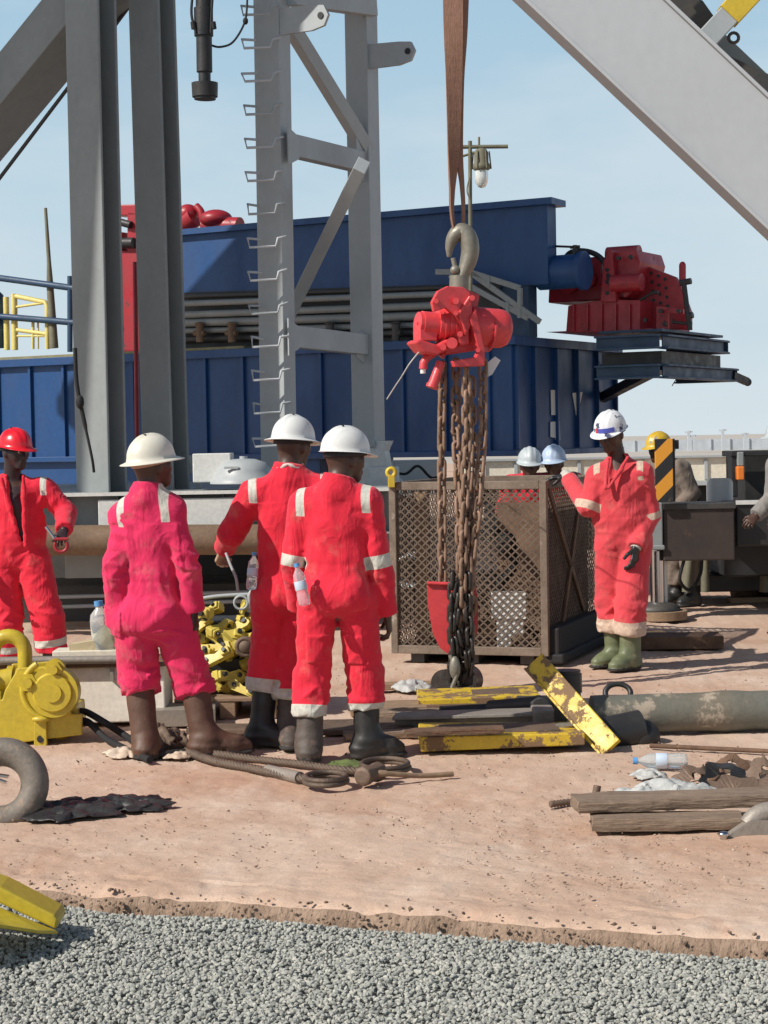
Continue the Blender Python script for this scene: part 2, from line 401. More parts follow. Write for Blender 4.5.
def boot(parent, an, kn, top_t, toe, mat, ground=0.0, r=(.057, .069), foot=.185, cutz=True, tw=1.0):
    an, kn = Vector(an), Vector(kn); toe = Vector((toe[0], toe[1], 0)); toe.normalize(); u = (kn-an).normalized()
    top = an.lerp(kn, top_t); side = Z_.cross(toe)
    q = SDF([min(an.x, top.x)-.32, min(an.y, top.y)-.32, ground-.03], [max(an.x, top.x)+.32, max(an.y, top.y)+.32, top.z+.05], .008)
    g = Vector((an.x, an.y, ground))
    q.cap(an-u*.05, top+u*.1, r[0]+.006, r[1], .03, cuts=[(top, u)])
    heel = g-toe*.035+Z_*.05; ball = g+toe*(foot*.62)+Z_*.04; tip = g+toe*(foot*.86)+Z_*.036
    q.cap(heel, an-u*.0, .05, .06, .04); q.cap(heel, ball, .05*tw, .047*tw, .03); q.cap(ball, tip, .048*tw, .042*tw, .02)
    q.cap(g+toe*.02+Z_*.1, ball+Z_*.015, .05, .04, .05)
    for a, b, ra, rb in ((heel, ball, .061, .061), (ball, tip, .061, .058)):
        a2, b2 = a.copy(), b.copy(); a2.z = b2.z = ground+.012; q.cap(a2, b2, ra*tw, rb*tw, .004, Z_, .24)
    sl, p = q.grid(); d = ground+.001-p[..., 2]; q.D = np.maximum(q.D, d)
    # creases round the ankle
    m = np.abs(q.D) < .02; pp = p[m]; w = np.exp(-((pp[:, 2]-an.z-.03)/.06)**2); q.D[m] += .0016*w*np.sin(pp[:, 2]*110+3*vnoise(pp*9))+.0025*vnoise(pp*22)-.004*(np.abs((pp-np.array(top)) @ np.array(u)+.016) < .014)-.002*(np.abs(pp[:, 2]-ground-.055) < .006)
    V, Q = q.mesh(); V = V-np.array(WLOC[parent.name])
    zc = V[Q].mean(1)[:, 2]+WLOC[parent.name].z
    return link_mesh('boot', np_mesh('boot', V, Q, [mat, MATS['boot_sole']], mi=(zc < ground+.026).astype(int)), parent)
def person(label, group, J, f, hf, cloth, skin, hel, boots, cuff=(.55, .55), h=.009, bw=(.185, .172, .18), arms=(.074, .064, .054), legs=(.108, .09, .084),
           vneck=None, bands=(), strips=True, fold=1.0, gloves=(None, None), hands=(None, None), hel_style='cap', hel_mat=None, band_mat=None, patches=(), eyes=True, boot_t=None, up=None, toes=None, wcut=(1., 1.), seed=0, pocket=True, hel_front=None, boot_kw={}, shirt_v=False):
    J = {k: Vector(v) for k, v in J.items()}; f = Vector(f).normalized(); u = (J['neck']-(J['hipL']+J['hipR'])/2).normalized()
    r = (J['shR']-J['shL']).normalized(); f = (f-u*f.dot(u)-r*f.dot(r)); f.normalize()
    base = Vector(((J['anL'].x+J['anR'].x)/2, (J['anL'].y+J['anR'].y)/2, 0.0))
    shm = (J['shL']+J['shR'])/2; Pm = (J['hipL']+J['hipR'])/2; Wm = Pm.lerp(shm, .36); Cm = Pm.lerp(shm, .72)
    allp = list(J.values()); lo = Vector([min(p[i] for p in allp) for i in range(3)])-vec(.24, .24, .02); hi = Vector([max(p[i] for p in allp) for i in range(3)])+vec(.24, .24, .16)
    lo.z = 0
    # ---- body (skin)
    hf = Vector(hf).normalized(); hu = Vector(up).normalized() if up else (Z_*.92+hf*.0); hr = hf.cross(hu).normalized(); hu = hr.cross(hf).normalized()
    H = J['head']; q = SDF(lo, hi, max(h*.8, .007)); B = [list(v) for v in zip(hr, hf, hu)]
    q.ell(H+hu*.022-hf*.012, (.075, .097, .094), B, .02)
    q.cap(H+hf*.028-hu*.02, H+hf*.062-hu*.088, .062, .036, .03, hr, 1.08)
    q.cap(H+hf*.088+hu*.008, H+hf*.104-hu*.03, .010, .0165, .016); q.cap(H+hf*.094-hu*.034+hr*.012, H+hf*.094-hu*.034-hr*.012, .0105, .0105, .01)
    q.cap(H+hf*.08+hu*.03-hr*.04, H+hf*.08+hu*.03+hr*.04, .014, .014, .02)
    for sg in (-1, 1):
        q.ell(H+hr*sg*.032+hf*.101+hu*.008, (.016, .014, .011), B, .012, sub=True)
        q.ell(H+hr*sg*.078-hf*.008-hu*.008, (.011, .02, .034), B, .008)
        q.cap(H+hr*sg*.045+hf*.062-hu*.012, H+hr*sg*.04+hf*.062-hu*.03, .02, .018, .03)
    for dz, rr in ((-.056, .0095), (-.068, .0105)): q.cap(H+hf*.09+hu*dz-hr*.018, H+hf*.09+hu*dz+hr*.018, rr, rr, .01)
    q.cap(H-hf*.022-hu*.04, J['neck']-u*.03, .056, .064, .03)
    q.cap(J['neck']-u*.04, shm-r*.13, .05, .05, .04); q.cap(J['neck']-u*.04, shm+r*.13, .05, .05, .04)
    q.cap(J['neck']-u*.05-f*.01, shm-u*.1, .062, .098, .05, f, .92)
    q.cap(Cm, Wm, bw[0]-.035, bw[1]-.035, .05, f, .62); q.cap(Wm, Pm+u*.07, bw[1]-.035, bw[2]-.05, .05, f, .64)
    for sd in 'LR':
        q.cap(J['sh'+sd], J['el'+sd], .04, .034, .03); q.cap(J['el'+sd], J['wr'+sd], .034, .028, .02)
        q.cap(J['hip'+sd], J['kn'+sd], .08, .056, .04); q.cap(J['kn'+sd], J['an'+sd], .055, .042, .03)
        q.cap(J['an'+sd], J['an'+sd]-Z_*.03, .042, .045, .02)
    V, Q = q.mesh(); nb = len(V); Vs = [V]; Qs = [Q]; hm = []
    for sd, hd, gl in zip('LR', hands, gloves):
        if hd is None: continue
        n, s, curl = hd[:3]; d = hd[3] if len(hd) > 3 else J['wr'+sd]-J['el'+sd]
        if gl is None:
            v2, q2 = hand_sdf(J['wr'+sd], d, n, s, curl); Qs.append(q2+sum(len(x) for x in Vs)); Vs.append(v2)
        else: hm.append((gl, hand_sdf(J['wr'+sd], d, n, s, curl, 1.08, thick=1.15)))
    V = np.concatenate(Vs); Q = np.concatenate(Qs)
    me = np_mesh('person', V-np.array(base), Q, [skin]); body = link_mesh('person', me, None, base); tag(body, label, 'person', group)
    t = (V-np.array(J['neck'])) @ np.array(u); lat = np.abs((V-np.array(Pm)) @ np.array(r))
    set_stripe(me, np.clip(.5+np.where(np.linalg.norm(V-np.array(H), axis=1) < .2, -1, 1)*(-t-.05)*3*(1 if shirt_v else 0)-(0 if shirt_v else .5), 0, 1) if shirt_v else np.zeros(len(V)))
    for gl, (v2, q2) in hm:
        g = link_mesh('glove', np_mesh('glove', v2-np.array(base), q2, [gl[0]]), body)
    # ---- coverall
    q = SDF(lo, hi, h); b0, b1, b2 = bw
    q.cap(Cm, Wm, b0, b1, .05, f, .66); q.cap(Wm, Pm+u*.06, b1, b2*.94, .06, f, .74)
    q.cap(Pm-r*.06-f*.03+u*.015, Pm+r*.06-f*.03+u*.015, .106, .106, .04)
    q.cap(J['shL']+r*.02-u*.012, J['shR']-r*.02-u*.012, .066, .066, .06); q.cap(J['neck']-u*.05, shm-u*.1, .085, .11, .08, f, .9)
    for sg in (-1, 1): q.cap(J['neck']-u*.03, shm+r*sg*.15-u*.01, .056, .058, .05)
    nd = (J['head']-hf*.02-hu*.03-J['neck']).normalized(); ct = J['neck']+nd*.035
    q.cap(J['neck']-nd*.05, ct+nd*.1, .075, .074, .02, cuts=[(ct, nd-f*.25)])
    cuffs = {}
    for i, sd in enumerate('LR'):
        sh, el, wr, hp, kn, an = (J[k+sd] for k in ('sh', 'el', 'wr', 'hip', 'kn', 'an')); fd = (wr-el).normalized(); wc = el.lerp(wr, wcut[i])
        q.cap(sh-u*.015, sh.lerp(el, .4), arms[0]+.002, arms[0]-.003, .05); q.cap(sh-u*.02, el, arms[0], arms[1], .012); q.cap(el, wc+fd*.1, arms[1], arms[2]+.004, .012, cuts=[(wc, fd)])
        cd = (an-kn).normalized(); cf = kn.lerp(an, cuff[i]); cuffs[sd] = (cf, cd)
        q.cap(hp, kn, legs[0], legs[1], .018); q.cap(kn, cf+cd*.12, legs[1], legs[2], .018, cuts=[(cf, cd)])
    if vneck:                                                            # open front: depth along the chest
        a, b, wa = vneck; q.cap(a, b, wa, .014, .008, f, 3.0, sub=True)
        for sg in (-1, 1): q.cap(a+r*sg*(wa+.004)-f*.012, b+r*sg*.012-f*.012, .011, .008, .01)
    sl, p = q.grid(); m = np.abs(q.D) < .035; pp = p[m].astype(np.float32); del p
    rel = pp-np.array(Pm, np.float32); cr, cf_, cu = rel @ np.array(r, np.float32), rel @ np.array(f, np.float32), rel @ np.array(u, np.float32)
    wz = float((Wm-Pm).dot(u)); wgt = np.full(len(pp), .27, np.float32)
    for k, sg, amp in (('elL', .11, .9), ('elR', .11, .9), ('knL', .15, .8), ('knR', .15, .8)):
        wgt += amp*np.exp(-((pp-np.array(J[k], np.float32))**2).sum(-1)/sg**2)
    for sd in 'LR':
        wgt += .9*np.exp(-((pp-np.array(cuffs[sd][0]-cuffs[sd][1]*.05, np.float32))**2).sum(-1)/.12**2)
        wgt += .5*np.exp(-((pp-np.array(J['sh'+sd]-u*.08+r*(.03 if sd == 'L' else -.03), np.float32))**2).sum(-1)/.1**2)
    wgt += .7*np.exp(-((pp-np.array(Pm-u*.06, np.float32))**2).sum(-1)/.16**2)
    so = seed*7.3
    drape = np.stack([cr*9+so, cf_*9, cu*2.4+cr*2+so], -1); warp = vnoise(pp*4+so)
    d1 = 1-2*np.abs(vnoise(drape+warp[:, None]*.4)); torso = (np.abs(cr) < .22) & (cu > -.05) & (cu < .5)
    fl = np.stack([cr*5+cu*4+so, cf_*6, cu*12+cr*5], -1); d2 = 1-2.2*np.abs(vnoise(fl+warp[:, None]*.6))
    fl2 = np.stack([cr*5-cu*6+3+so, cf_*6, cu*10-cr*8], -1); d3 = 1-2.2*np.abs(vnoise(fl2))
    disp = fold*(.008*d1*np.where(torso, 1, .25)+0.0175*wgt*np.maximum(d2, d3*.85)+.004*vnoise(pp*7+so))
    ga = np.exp(-np.abs(cu-wz)/.07)*(np.abs(cr) < .2); ang = np.arctan2(cf_/.7, cr)
    disp += fold*ga*.005*np.sin(ang*13+7*warp)*(.6+.6*vnoise(pp*8))-.004*np.exp(-((cu-wz)/.011)**2)*(np.abs(cr) < b1+.02)
    for c, ax1, ax2, s1, s2, amp in patches:
        e = pp-np.array(c, np.float32); e1 = np.abs(e @ np.array(ax1, np.float32))/s1; e2 = np.abs(e @ np.array(ax2, np.float32))/s2
        disp += amp*(np.maximum(e1, e2) < 1)*((e**2).sum(-1) < .16)
    for sd in 'LR':                                                      # stitched hem
        cf, cd = cuffs[sd]; tt = (pp-np.array(cf, np.float32)) @ np.array(cd, np.float32)
        disp += .004*(np.abs(tt+.03) < .028)*(((pp-np.array(cf, np.float32))**2).sum(-1) < .03)
    q.D[m] -= disp; V, Q = q.mesh()
    val = np.full(len(V), -.05)
    def bandv(a, b, t0, t1, R):
        a, b = np.array(a), np.array(b); L = np.linalg.norm(b-a); d = (b-a)/L; t = (V-a) @ d; rad = np.linalg.norm(V-a-t[:, None]*d, axis=1)
        return np.minimum(np.minimum(t-t0*L, t1*L-t), R-rad)
    for bnd in bands:
        if bnd[0] == 'cuff': cf, cd = cuffs[bnd[1]]; v = bandv(cf-cd*bnd[2], cf+cd*.03, 0, 1, .13)
        elif bnd[0] == 'band': v = bandv(J[bnd[1]], J[bnd[2]], bnd[3], bnd[4], .15 if bnd[1][0] == 'k' else .1)
        else:
            c, a1, a2, s1, s2 = bnd[1:]; e = V-np.array(c); v = np.minimum(s1-np.abs(e @ np.array(a1)), s2-np.abs(e @ np.array(a2))); v = np.where((e**2).sum(1) < .05, v, -.05)
        val = np.maximum(val, v)
    if strips:
        for sd, sg in (('L', -1), ('R', 1)):
            c = J['sh'+sd]-r*sg*.0+u*.03; e = V-np.array(c); v = np.minimum(.022-np.abs(e @ np.array(r)), .095-np.abs(e @ np.array(f))); v = np.minimum(v, .09+(e @ np.array(u))); v = np.where((e**2).sum(1) < .05, v, -.05)
            val = np.maximum(val, v)
    me = np_mesh('coverall', V-np.array(base), Q, [cloth]); set_stripe(me, np.clip(.5+val*8, 0, 1)); link_mesh('coverall', me, body)
    # ---- boots, helmet, eyes
    for i, sd in enumerate('LR'):
        if boots is None: break
        bt = (boot_t or (1-cuff[0]+.12, 1-cuff[1]+.12))[i]
        boot(body, J['an'+sd], J['kn'+sd], bt, toes[i], boots[i], **boot_kw)
    if hel_mat: helmet(body, H+hu*.0, hf, hu, hel_style, hel_mat, band_mat, front=hel_front)
    if eyes:
        for sg in (-1, 1):
            e = MB(); c = H+hr*sg*.032+hf*.083+hu*.008; e.ell(c, (.012, .012, .012), None, 8, 0); e.ell(c+hf*.006, (.0075, .0075, .0075), None, 8, 1); e.build('eye', [MATS['eye_white'], MATS['eye_dark']], body)
    return body
# ------------------------------------------------------------------ the men
cloth_mat('coral_cloth', (.62, .062, .078), (.53, .048, .062), stripe=(.62, .46, .36)); cloth_mat('red_cloth', (.73, .026, .055), (.63, .02, .042))
cloth_mat('pink_cloth', (.68, .03, .115), (.57, .022, .085)); cloth_mat('grey_cloth', (.25, .24, .23), (.19, .18, .17)); cloth_mat('tan_cloth', (.2, .16, .13), (.15, .12, .1))
skin_mat('dark_skin', (.075, .037, .025)); skin_mat('dark_skin_shirt', (.075, .037, .025), (.03, .018, .02))
worn('white_helmet', (.70, .70, .68), (.66, .66, .63), 4, .32, 0, .03, spot=(.45, .38, .32), spot_at=.74, spot_scale=10, fine=.03)
worn('cream_helmet', (.68, .65, .56), (.64, .60, .5), 4, .35, 0, .03, spot=(.4, .33, .25), spot_at=.76, spot_scale=9, fine=.03)
worn('red_helmet', (.72, .015, .03), (.66, .012, .025), 4, .22, 0, .02, fine=.03); worn('yellow_helmet', (.62, .40, .03), (.5, .32, .03), 5, .35, 0, .03, spot=(.3, .28, .25), spot_at=.56)
worn('grey_helmet', (.45, .5, .52), (.38, .42, .44), 5, .4, 0, .03); worn('pale_blue_helmet', (.42, .52, .66), (.36, .45, .6), 5, .4, 0, .03)
worn('painted_helmet', (.75, .76, .78), (.70, .71, .74), 5, .28, 0, .03, spot=(.05, .06, .12), spot_at=.585, spot_scale=13, spot_w=.012, fine=.03)
simple('boot_sole', (.03, .026, .024), .8); simple('eye_white', (.55, .5, .45), .25); simple('eye_dark', (.01, .006, .004), .15); simple('band_tan', (.42, .30, .2), .8); simple('band_dark', (.02, .02, .022), .7)
worn('brown_boot', (.105, .05, .03), (.08, .038, .024), 5, .6, 0, .25, spot=(.33, .2, .13), spot_at=.6, spot_w=.25, spot_scale=7)
worn('black_and_shaded_boot', (.02, .02, .02), (.028, .025, .022), 5, .5, 0, .2, spot=(.22, .14, .1), spot_at=.62, spot_w=.25, spot_scale=7)  # black boots; also the shaded boot of a pair, shade put in colour
worn('sunlit_dusty_boot', (.10, .075, .06), (.06, .048, .042), 5, .65, 0, .25, spot=(.32, .21, .15), spot_at=.55, spot_w=.25, spot_scale=8)  # sunlit boot of a pair: sunlight put in colour, plus real dust
worn('green_boot', (.14, .16, .085), (.11, .13, .07), 5, .5, 0, .2, spot=(.36, .25, .17), spot_at=.56, spot_w=.25, spot_scale=8)
worn('black_glove', (.012, .013, .013), (.02, .02, .02), 9, .35, 0, .3)
worn('white_glove', (.55, .53, .48), (.4, .38, .34), 9, .85, 0, .3)
M = MATS
def pose(Y0, d): return {k: P(v[0], v[1], Y0+(v[2] if len(v) > 2 else 0)) for k, v in d.items()}
GRP = 'men in hard hats and coveralls'
# pink coverall, back to the camera
J = pose(9.8, dict(head=(152, 466), neck=(147, 489, -.03), shL=(126, 514, .03), shR=(169, 509, -.02), elL=(116, 566, -.03), wrL=(119, 620, .02), elR=(187, 562, -.05), wrR=(193, 610, -.01),
    hipL=(133, 619), hipR=(172, 619), knL=(139, 682, .05), knR=(194, 682, .08), anL=(146, 748, -.03), anR=(205, 744, .02)))
pinkP = person('man in a pink coverall and cream wide brim hard hat, in tall brown boots', GRP, J, (.22, .97, 0), (.75, .66, .12), M['pink_cloth'], M['dark_skin'], None,
    (M['brown_boot'], M['brown_boot']), cuff=(.12, .16), boot_t=(1.0, 1.0), toes=(vec(.1, 1), vec(1, .25)), hands=(None, ((-1, .2, 0), (.2, 1, 0), .35)), hel_style='full', hel_mat=M['cream_helmet'], band_mat=M['band_tan'],
    bw=(.142, .124, .158), legs=(.101, .086, .094), arms=(.058, .053, .055), h=.0078, seed=1, eyes=True, fold=1.15, gloves=(None, (M['black_glove'],)), boot_kw=dict(r=(.058, .08), foot=.24),
    patches=[(P(113, 622, 9.76), (1, 0, 0), (.25, 0, 1), .05, .07, .012)])
# red coverall in front of the cage
J = pose(9.6, dict(head=(345, 459, .02), neck=(337, 483, -.03), shL=(303, 503, .04), shR=(368, 500, -.02), elL=(294, 560, .05), wrL=(298, 606, .22), elR=(379, 560, .0), wrR=(387, 614, .05),
    hipL=(318, 597), hipR=(356, 597), knL=(312, 674, .04), knR=(365, 672, .08), anL=(309, 746, -.02), anR=(367, 740, .06)))
capP = person('man in a red coverall and white hard hat, water bottle in his back pocket', GRP, J, (.25, .96, 0), (.8, .6, -.06), M['red_cloth'], M['dark_skin'], None,
    (M['sunlit_dusty_boot'], M['black_and_shaded_boot']), cuff=(.58, .53), toes=(vec(-.05, 1), vec(1, .3)), hands=(((1, 0, 0), (0, 1, 0), .6), ((-1, .1, 0), (.1, 1, 0), .7)), hel_style='cap', hel_mat=M['white_helmet'], band_mat=M['band_dark'],  # same pair: left coloured as sunlit, right as shaded
    bw=(.158, .138, .16), h=.0078, legs=(.098, .084, .08), arms=(.064, .057, .052), bands=[('cuff', 'L', .055), ('cuff', 'R', .03), ('band', 'shR', 'elR', .9, 1.12), ('band', 'shL', 'elL', .9, 1.1)], seed=2,
    patches=[(P(352, 652, 9.5), (1, 0, 0), (0, 0, 1), .06, .075, .009), (P(318, 650, 9.5), (1, 0, 0), (0, 0, 1), .055, .07, .009)])
# red coverall behind him
J = pose(10.1, dict(head=(293, 446, .02), neck=(288, 470, -.02), shL=(253, 491, .0), shR=(325, 486, .0), elL=(231, 534, .03), wrL=(223, 550, .22), elR=(330, 545, .1), wrR=(322, 585, .25),
    hipL=(271, 596), hipR=(305, 596), knL=(268, 660, .06), knR=(291, 668, .05), anL=(260, 738, .03), anR=(289, 740, .0)))
brimP = person('man in a red coverall and white wide brim hard hat, pale scarf at collar', GRP, J, (.1, .99, 0), (.55, .83, -.1), M['red_cloth'], M['dark_skin'], None,
    (M['black_and_shaded_boot'], M['sunlit_dusty_boot']), cuff=(.36, .42), toes=(vec(.8, .0-.45), vec(.1, -1)), hands=(((1, .2, 0), (.2, 1, .3), .8), None), hel_style='full', hel_mat=M['white_helmet'], band_mat=M['band_dark'],  # same pair: left coloured as shaded, right as sunlit
    bw=(.16, .142, .16), arms=(.066, .058, .052), h=.0078, legs=(.1, .088, .086), bands=[('cuff', 'L', .055), ('cuff', 'R', .05)], wcut=(.75, 1), seed=3, gloves=((M['band_tan'],), None))
sc = MB(); nk = J['neck']+(J['head']-J['neck'])*.12
sc.tube([nk+vec(math.cos(a)*.073, math.sin(a)*.073-.005, .012*math.sin(a*3)+.004*math.sin(7*a)) for a in [i*math.pi/12 for i in range(24)]], [.010+.003*math.sin(i*2.7) for i in range(24)], 8, 0, True)
worn('scarf_cloth', (.7, .66, .6), (.55, .3, .28), 22, .9); sc.build('scarf', M['scarf_cloth'], brimP)
# coral coverall beside the cage
J = pose(13.2, dict(head=(611, 434, -.02), neck=(618, 461, .02), shL=(598, 475, .0), shR=(641, 472, -.06), elL=(588, 507, -.04), wrL=(567, 486, -.12), elR=(650, 514, -.03), wrR=(636, 547, -.16),
    hipL=(611, 542, .0), hipR=(636, 542, -.02), knL=(611, 602, .06), knR=(631, 604, -.12), anL=(616, 655, .1), anR=(630, 662, -.08)))
_B = G(546, 666)+Z_*1.31; rim = along(_B, Vector((.33, .944, 0)), 549, 0, 2); J['wrL'] = rim+vec(.12, -.05, .03)
rightP = person('man in a faded coral coverall with one gloved hand on the cage', GRP, J, (-.42, -.9, 0), (-.55, -.8, -.28), M['coral_cloth'], M['dark_skin'], None,
    (M['green_boot'], M['green_boot']), cuff=(.5, .5), toes=(vec(-.9, -.45), vec(-.75, -.65)), hands=(((0, .2, -1), (.3, -1, 0), .4, (-1, .2, -.12)), ((-.6, .3, 0), (-.6, -.8, 0), .55, (-.15, -.2, -1))), gloves=((M['black_glove'],), (M['black_glove'],)),
    hel_style='cap', hel_mat=M['painted_helmet'], band_mat=M['band_dark'], hel_front=((-48, 12, simple('band_blue', (.08, .1, .42), .4)), (14, 26, simple('band_red', (.5, .05, .06), .4))), bw=(.185, .182, .18), legs=(.108, .1, .096), bands=[('cuff', 'L', .09), ('cuff', 'R', .09), ('band', 'shR', 'elR', .95, 1.1), ('band', 'shL', 'elL', .85, 1.1)],
    vneck=(P(618, 458, 13.06), P(607, 488, 13.0), .062), seed=4, wcut=(.88, 1), boot_kw=dict(r=(.062, .08)), patches=[(P(622, 500, 13.0), (.9, -.42, 0), (0, 0, 1), .035, .05, .005)])
gc = MB(); a = J['wrR']; d = (J['wrR']-J['elR']).normalized(); gc.tube([a-d*.05, a-d*.02, a+d*.015], [.046, .045, .036], 16); gc.build('glove_cuff', M['white_glove'], rightP)
a = J['wrL']; d = (J['wrL']-J['elL']).normalized(); gc = MB(); gc.tube([a-d*.05, a-d*.01, a+d*.03], [.048, .046, .038], 16); gc.build('glove_cuff', M['white_glove'], rightP)
# red helmet, coverall open to the waist
J = pose(13.2, dict(head=(15, 452, -.03), neck=(12, 480, .03), shL=(-20, 491, .0), shR=(45, 487, .0), elL=(-30, 535, .02), wrL=(-22, 572, -.2), elR=(66, 513, .0), wrR=(64, 530, -.24),
    hipL=(2, 560), hipR=(33, 560), knL=(7, 622, -.05), knR=(47, 616, -.04), anL=(9, 668, .05), anR=(54, 667, .0)))
redP = person('man in a red hard hat, his red coverall open to the waist', GRP, J, (.2, -.98, 0), (.75, -.65, -.08), M['red_cloth'], M['dark_skin_shirt'], None,
    (M['black_and_shaded_boot'], M['black_and_shaded_boot']), cuff=(.68, .68), toes=(vec(-.1, -1), vec(.25, -1)), hands=(((1, 0, 0), (0, -1, 0), .5), ((-.3, 0, -1), (-1, -.2, 0), .9, (-.1, -.8, -.5))), hel_style='cap', hel_mat=M['red_helmet'], band_mat=M['band_dark'],
    bw=(.2, .19, .185), legs=(.12, .105, .1), bands=[('band', 'knL', 'anL', .42, .56), ('band', 'knR', 'anR', .42, .56)], vneck=(P(12, 478, 13.04), P(23, 545, 13.06), .072), seed=5, shirt_v=True, fold=1.1)
redW = J['wrR']
# men half hidden in the background
def bg_pose(px, Y, px_w, lean=0.0, s=1.0, yaw=0.0, dz=0.0):
    o = vec(P(px, 440, Y).x, Y, dz); r = vec(math.cos(yaw), math.sin(yaw), 0); f = vec(-math.sin(yaw), math.cos(yaw), 0)
    def A(x, y, z):
        if z > .92:
            t = z-.92; y = y+t*math.sin(lean); z = .92+t*math.cos(lean)
        return o+r*x*s+f*y*s+Z_*z*s
    return dict(head=A(0, .03, 1.60), neck=A(0, 0, 1.45), shL=A(-.19, 0, 1.41), shR=A(.19, 0, 1.41), elL=A(-.25, .04, 1.12), elR=A(.25, .04, 1.12), wrL=A(-.2, .25, .98), wrR=A(.2, .25, .98),
        hipL=A(-.1, 0, .9), hipR=A(.1, 0, .9), knL=A(-.11, .04, .49), knR=A(.11, .04, .49), anL=A(-.11, 0, .1), anR=A(.11, 0, .1)), f
for lab, px, Y, lean, s, yaw, hm, cl, st in (
    ('man in a grey hard hat stooping behind the mesh cage', 527, 17.0, .42, .89, math.pi, 'grey_helmet', 'red_cloth', 6),
    ('man in a pale blue hard hat stooping behind the mesh cage', 560, 17.0, .42, .9, math.pi-.3, 'pale_blue_helmet', 'red_cloth', 7),
    ('man in a scuffed yellow hard hat bending forward behind the striped post', 683, 18.0, .45, .97, 2.2, 'yellow_helmet', 'tan_cloth', 8)):
    J, f = bg_pose(px, Y, 0, lean, s, yaw)
    person(lab, GRP, J, f, (f+Z_*-.1), M[cl], M['dark_skin'], None, (M['black_and_shaded_boot'], M['black_and_shaded_boot']), cuff=(.7, .7), toes=(f, f), hands=(((0, 0, -1), (1, 0, 0), .8), ((0, 0, -1), (-1, 0, 0), .8)), hel_style='cap', hel_mat=M[hm], band_mat=None, seed=st, h=.015, eyes=False, strips=False)
J, f = bg_pose(796, 15.2, 0, .15, .98, 1.9)
person('man in a grey shirt standing at the right edge beside the crane', GRP, J, f, f, M['grey_cloth'], M['dark_skin'], None, (M['black_and_shaded_boot'], M['black_and_shaded_boot']), cuff=(.7, .7), toes=(f, f), hands=(((0, 0, -1), (1, 0, 0), .8), ((0, 0, -1), (-1, 0, 0), .8)), hel_style='cap', hel_mat=M['grey_helmet'], seed=9, h=.015, eyes=False, strips=False)
# ------------------------------------------------------------------ ground, gravel
EDGE = [G(px, py) for px, py in ((-700, 838), (-250, 865), (0, 880), (150, 889), (300, 899), (450, 910), (600, 921), (768, 933), (1000, 950), (1600, 994))]
ex = np.array([p.x for p in EDGE]); ey = np.array([p.y for p in EDGE])
def edge_y(x):
    x = np.asarray(x, float); j = vnoise(np.stack([x*4, x*0+3, x*0], -1))*.014+vnoise(np.stack([x*17, x*0+9, x*0], -1))*.007
    return np.interp(x, ex, ey)+j
m, nt, b = new_mat('pad_dirt')
tc = N(nt, 'ShaderNodeTexCoord')
n1 = noise(nt, .75, 7, .65); base = ramp(nt, n1.outputs[0], [(.34, (.60, .455, .36)), (.5, (.54, .38, .285)), (.68, (.46, .285, .2))]).outputs[0]
n2 = noise(nt, 2.3, 8, .72, (1, .5, 1)); k2 = ramp(nt, n2.outputs[0], [(.5, 0.), (.68, .65)]).outputs[0]; base = mix(nt, k2, base, (.68, .55, .45))
n3 = noise(nt, 1.1, 9, .75, (1.1, .45, 1)); k3 = ramp(nt, n3.outputs[0], [(.60, 0.), (.72, .65)]).outputs[0]; base = mix(nt, k3, base, (.40, .215, .14))
n4 = noise(nt, 60, 4, .7); k4 = ramp(nt, n4.outputs[0], [(.60, 0.), (.68, .7)]).outputs[0]; base = mix(nt, k4, base, (.30, .2, .14))
n5 = noise(nt, 150, 3, .7); k5 = ramp(nt, n5.outputs[0], [(.3, .82), (.7, 1.12)]).outputs[0]
mm = nt.nodes.new('ShaderNodeMix'); mm.data_type = 'RGBA'; mm.blend_type = 'MULTIPLY'; mm.inputs[0].default_value = 1
nt.links.new(base, mm.inputs[6]); nt.links.new(k5, mm.inputs[7]); nt.links.new(mm.outputs[2], b.inputs['Base Color'])
b.inputs['Roughness'].default_value = .95; b.inputs['Specular IOR Level'].default_value = .15
bn = noise(nt, 26, 8, .75); bumpnode(nt, b, bn.outputs[0], .38, .025)
xs = np.concatenate([-np.geomspace(80, 3.1, 26), np.arange(-3.0, 4.2, .02), np.geomspace(4.3, 80, 26)])
ts = np.concatenate([np.arange(0, .3, .012), .3+np.cumsum(np.geomspace(.014, .09, 190)), ]); ts = np.concatenate([ts, np.geomspace(ts[-1]+.2, 120, 40)])
X, T = np.meshgrid(xs, ts, indexing='ij'); Yv = edge_y(xs)[:, None]*np.ones_like(T)+T
p3 = np.stack([X, Yv, X*0], -1)
zz = -.008+.010*vnoise(p3*1.3)+.006*vnoise(p3*6+5)+.0035*vnoise(p3*21)+.002*vnoise(p3*55)
for yc, xa, am in ((15.3, 1.4, .02), (16.2, 2, .025)): zz -= am*np.exp(-((Yv-yc-.1*X)/.12)**2)*(X > 1)     # wheel ruts
zz = np.minimum(zz, .004); zz -= .03*np.exp(-T/.035)+.012*(T < .25)*np.maximum(vnoise(p3*12), 0)
skirt = np.stack([xs, edge_y(xs)-.012+.02*vnoise(np.stack([xs*25, xs*0+1, xs*0], -1)), np.full_like(xs, -.15)], -1)
sk2 = np.stack([xs, edge_y(xs)-.016+.014*vnoise(np.stack([xs*40, xs*0+4, xs*0], -1)), np.full_like(xs, -.07)], -1)
Vg = np.concatenate([np.stack([X, Yv, zz], -1), ], 1); Vg = np.concatenate([skirt[:, None], sk2[:, None], Vg], 1); nx, ny = Vg.shape[:2]
ii = np.arange(nx*ny).reshape(nx, ny); Fg = np.stack([ii[:-1, :-1], ii[1:, :-1], ii[1:, 1:], ii[:-1, 1:]], -1).reshape(-1, 4)
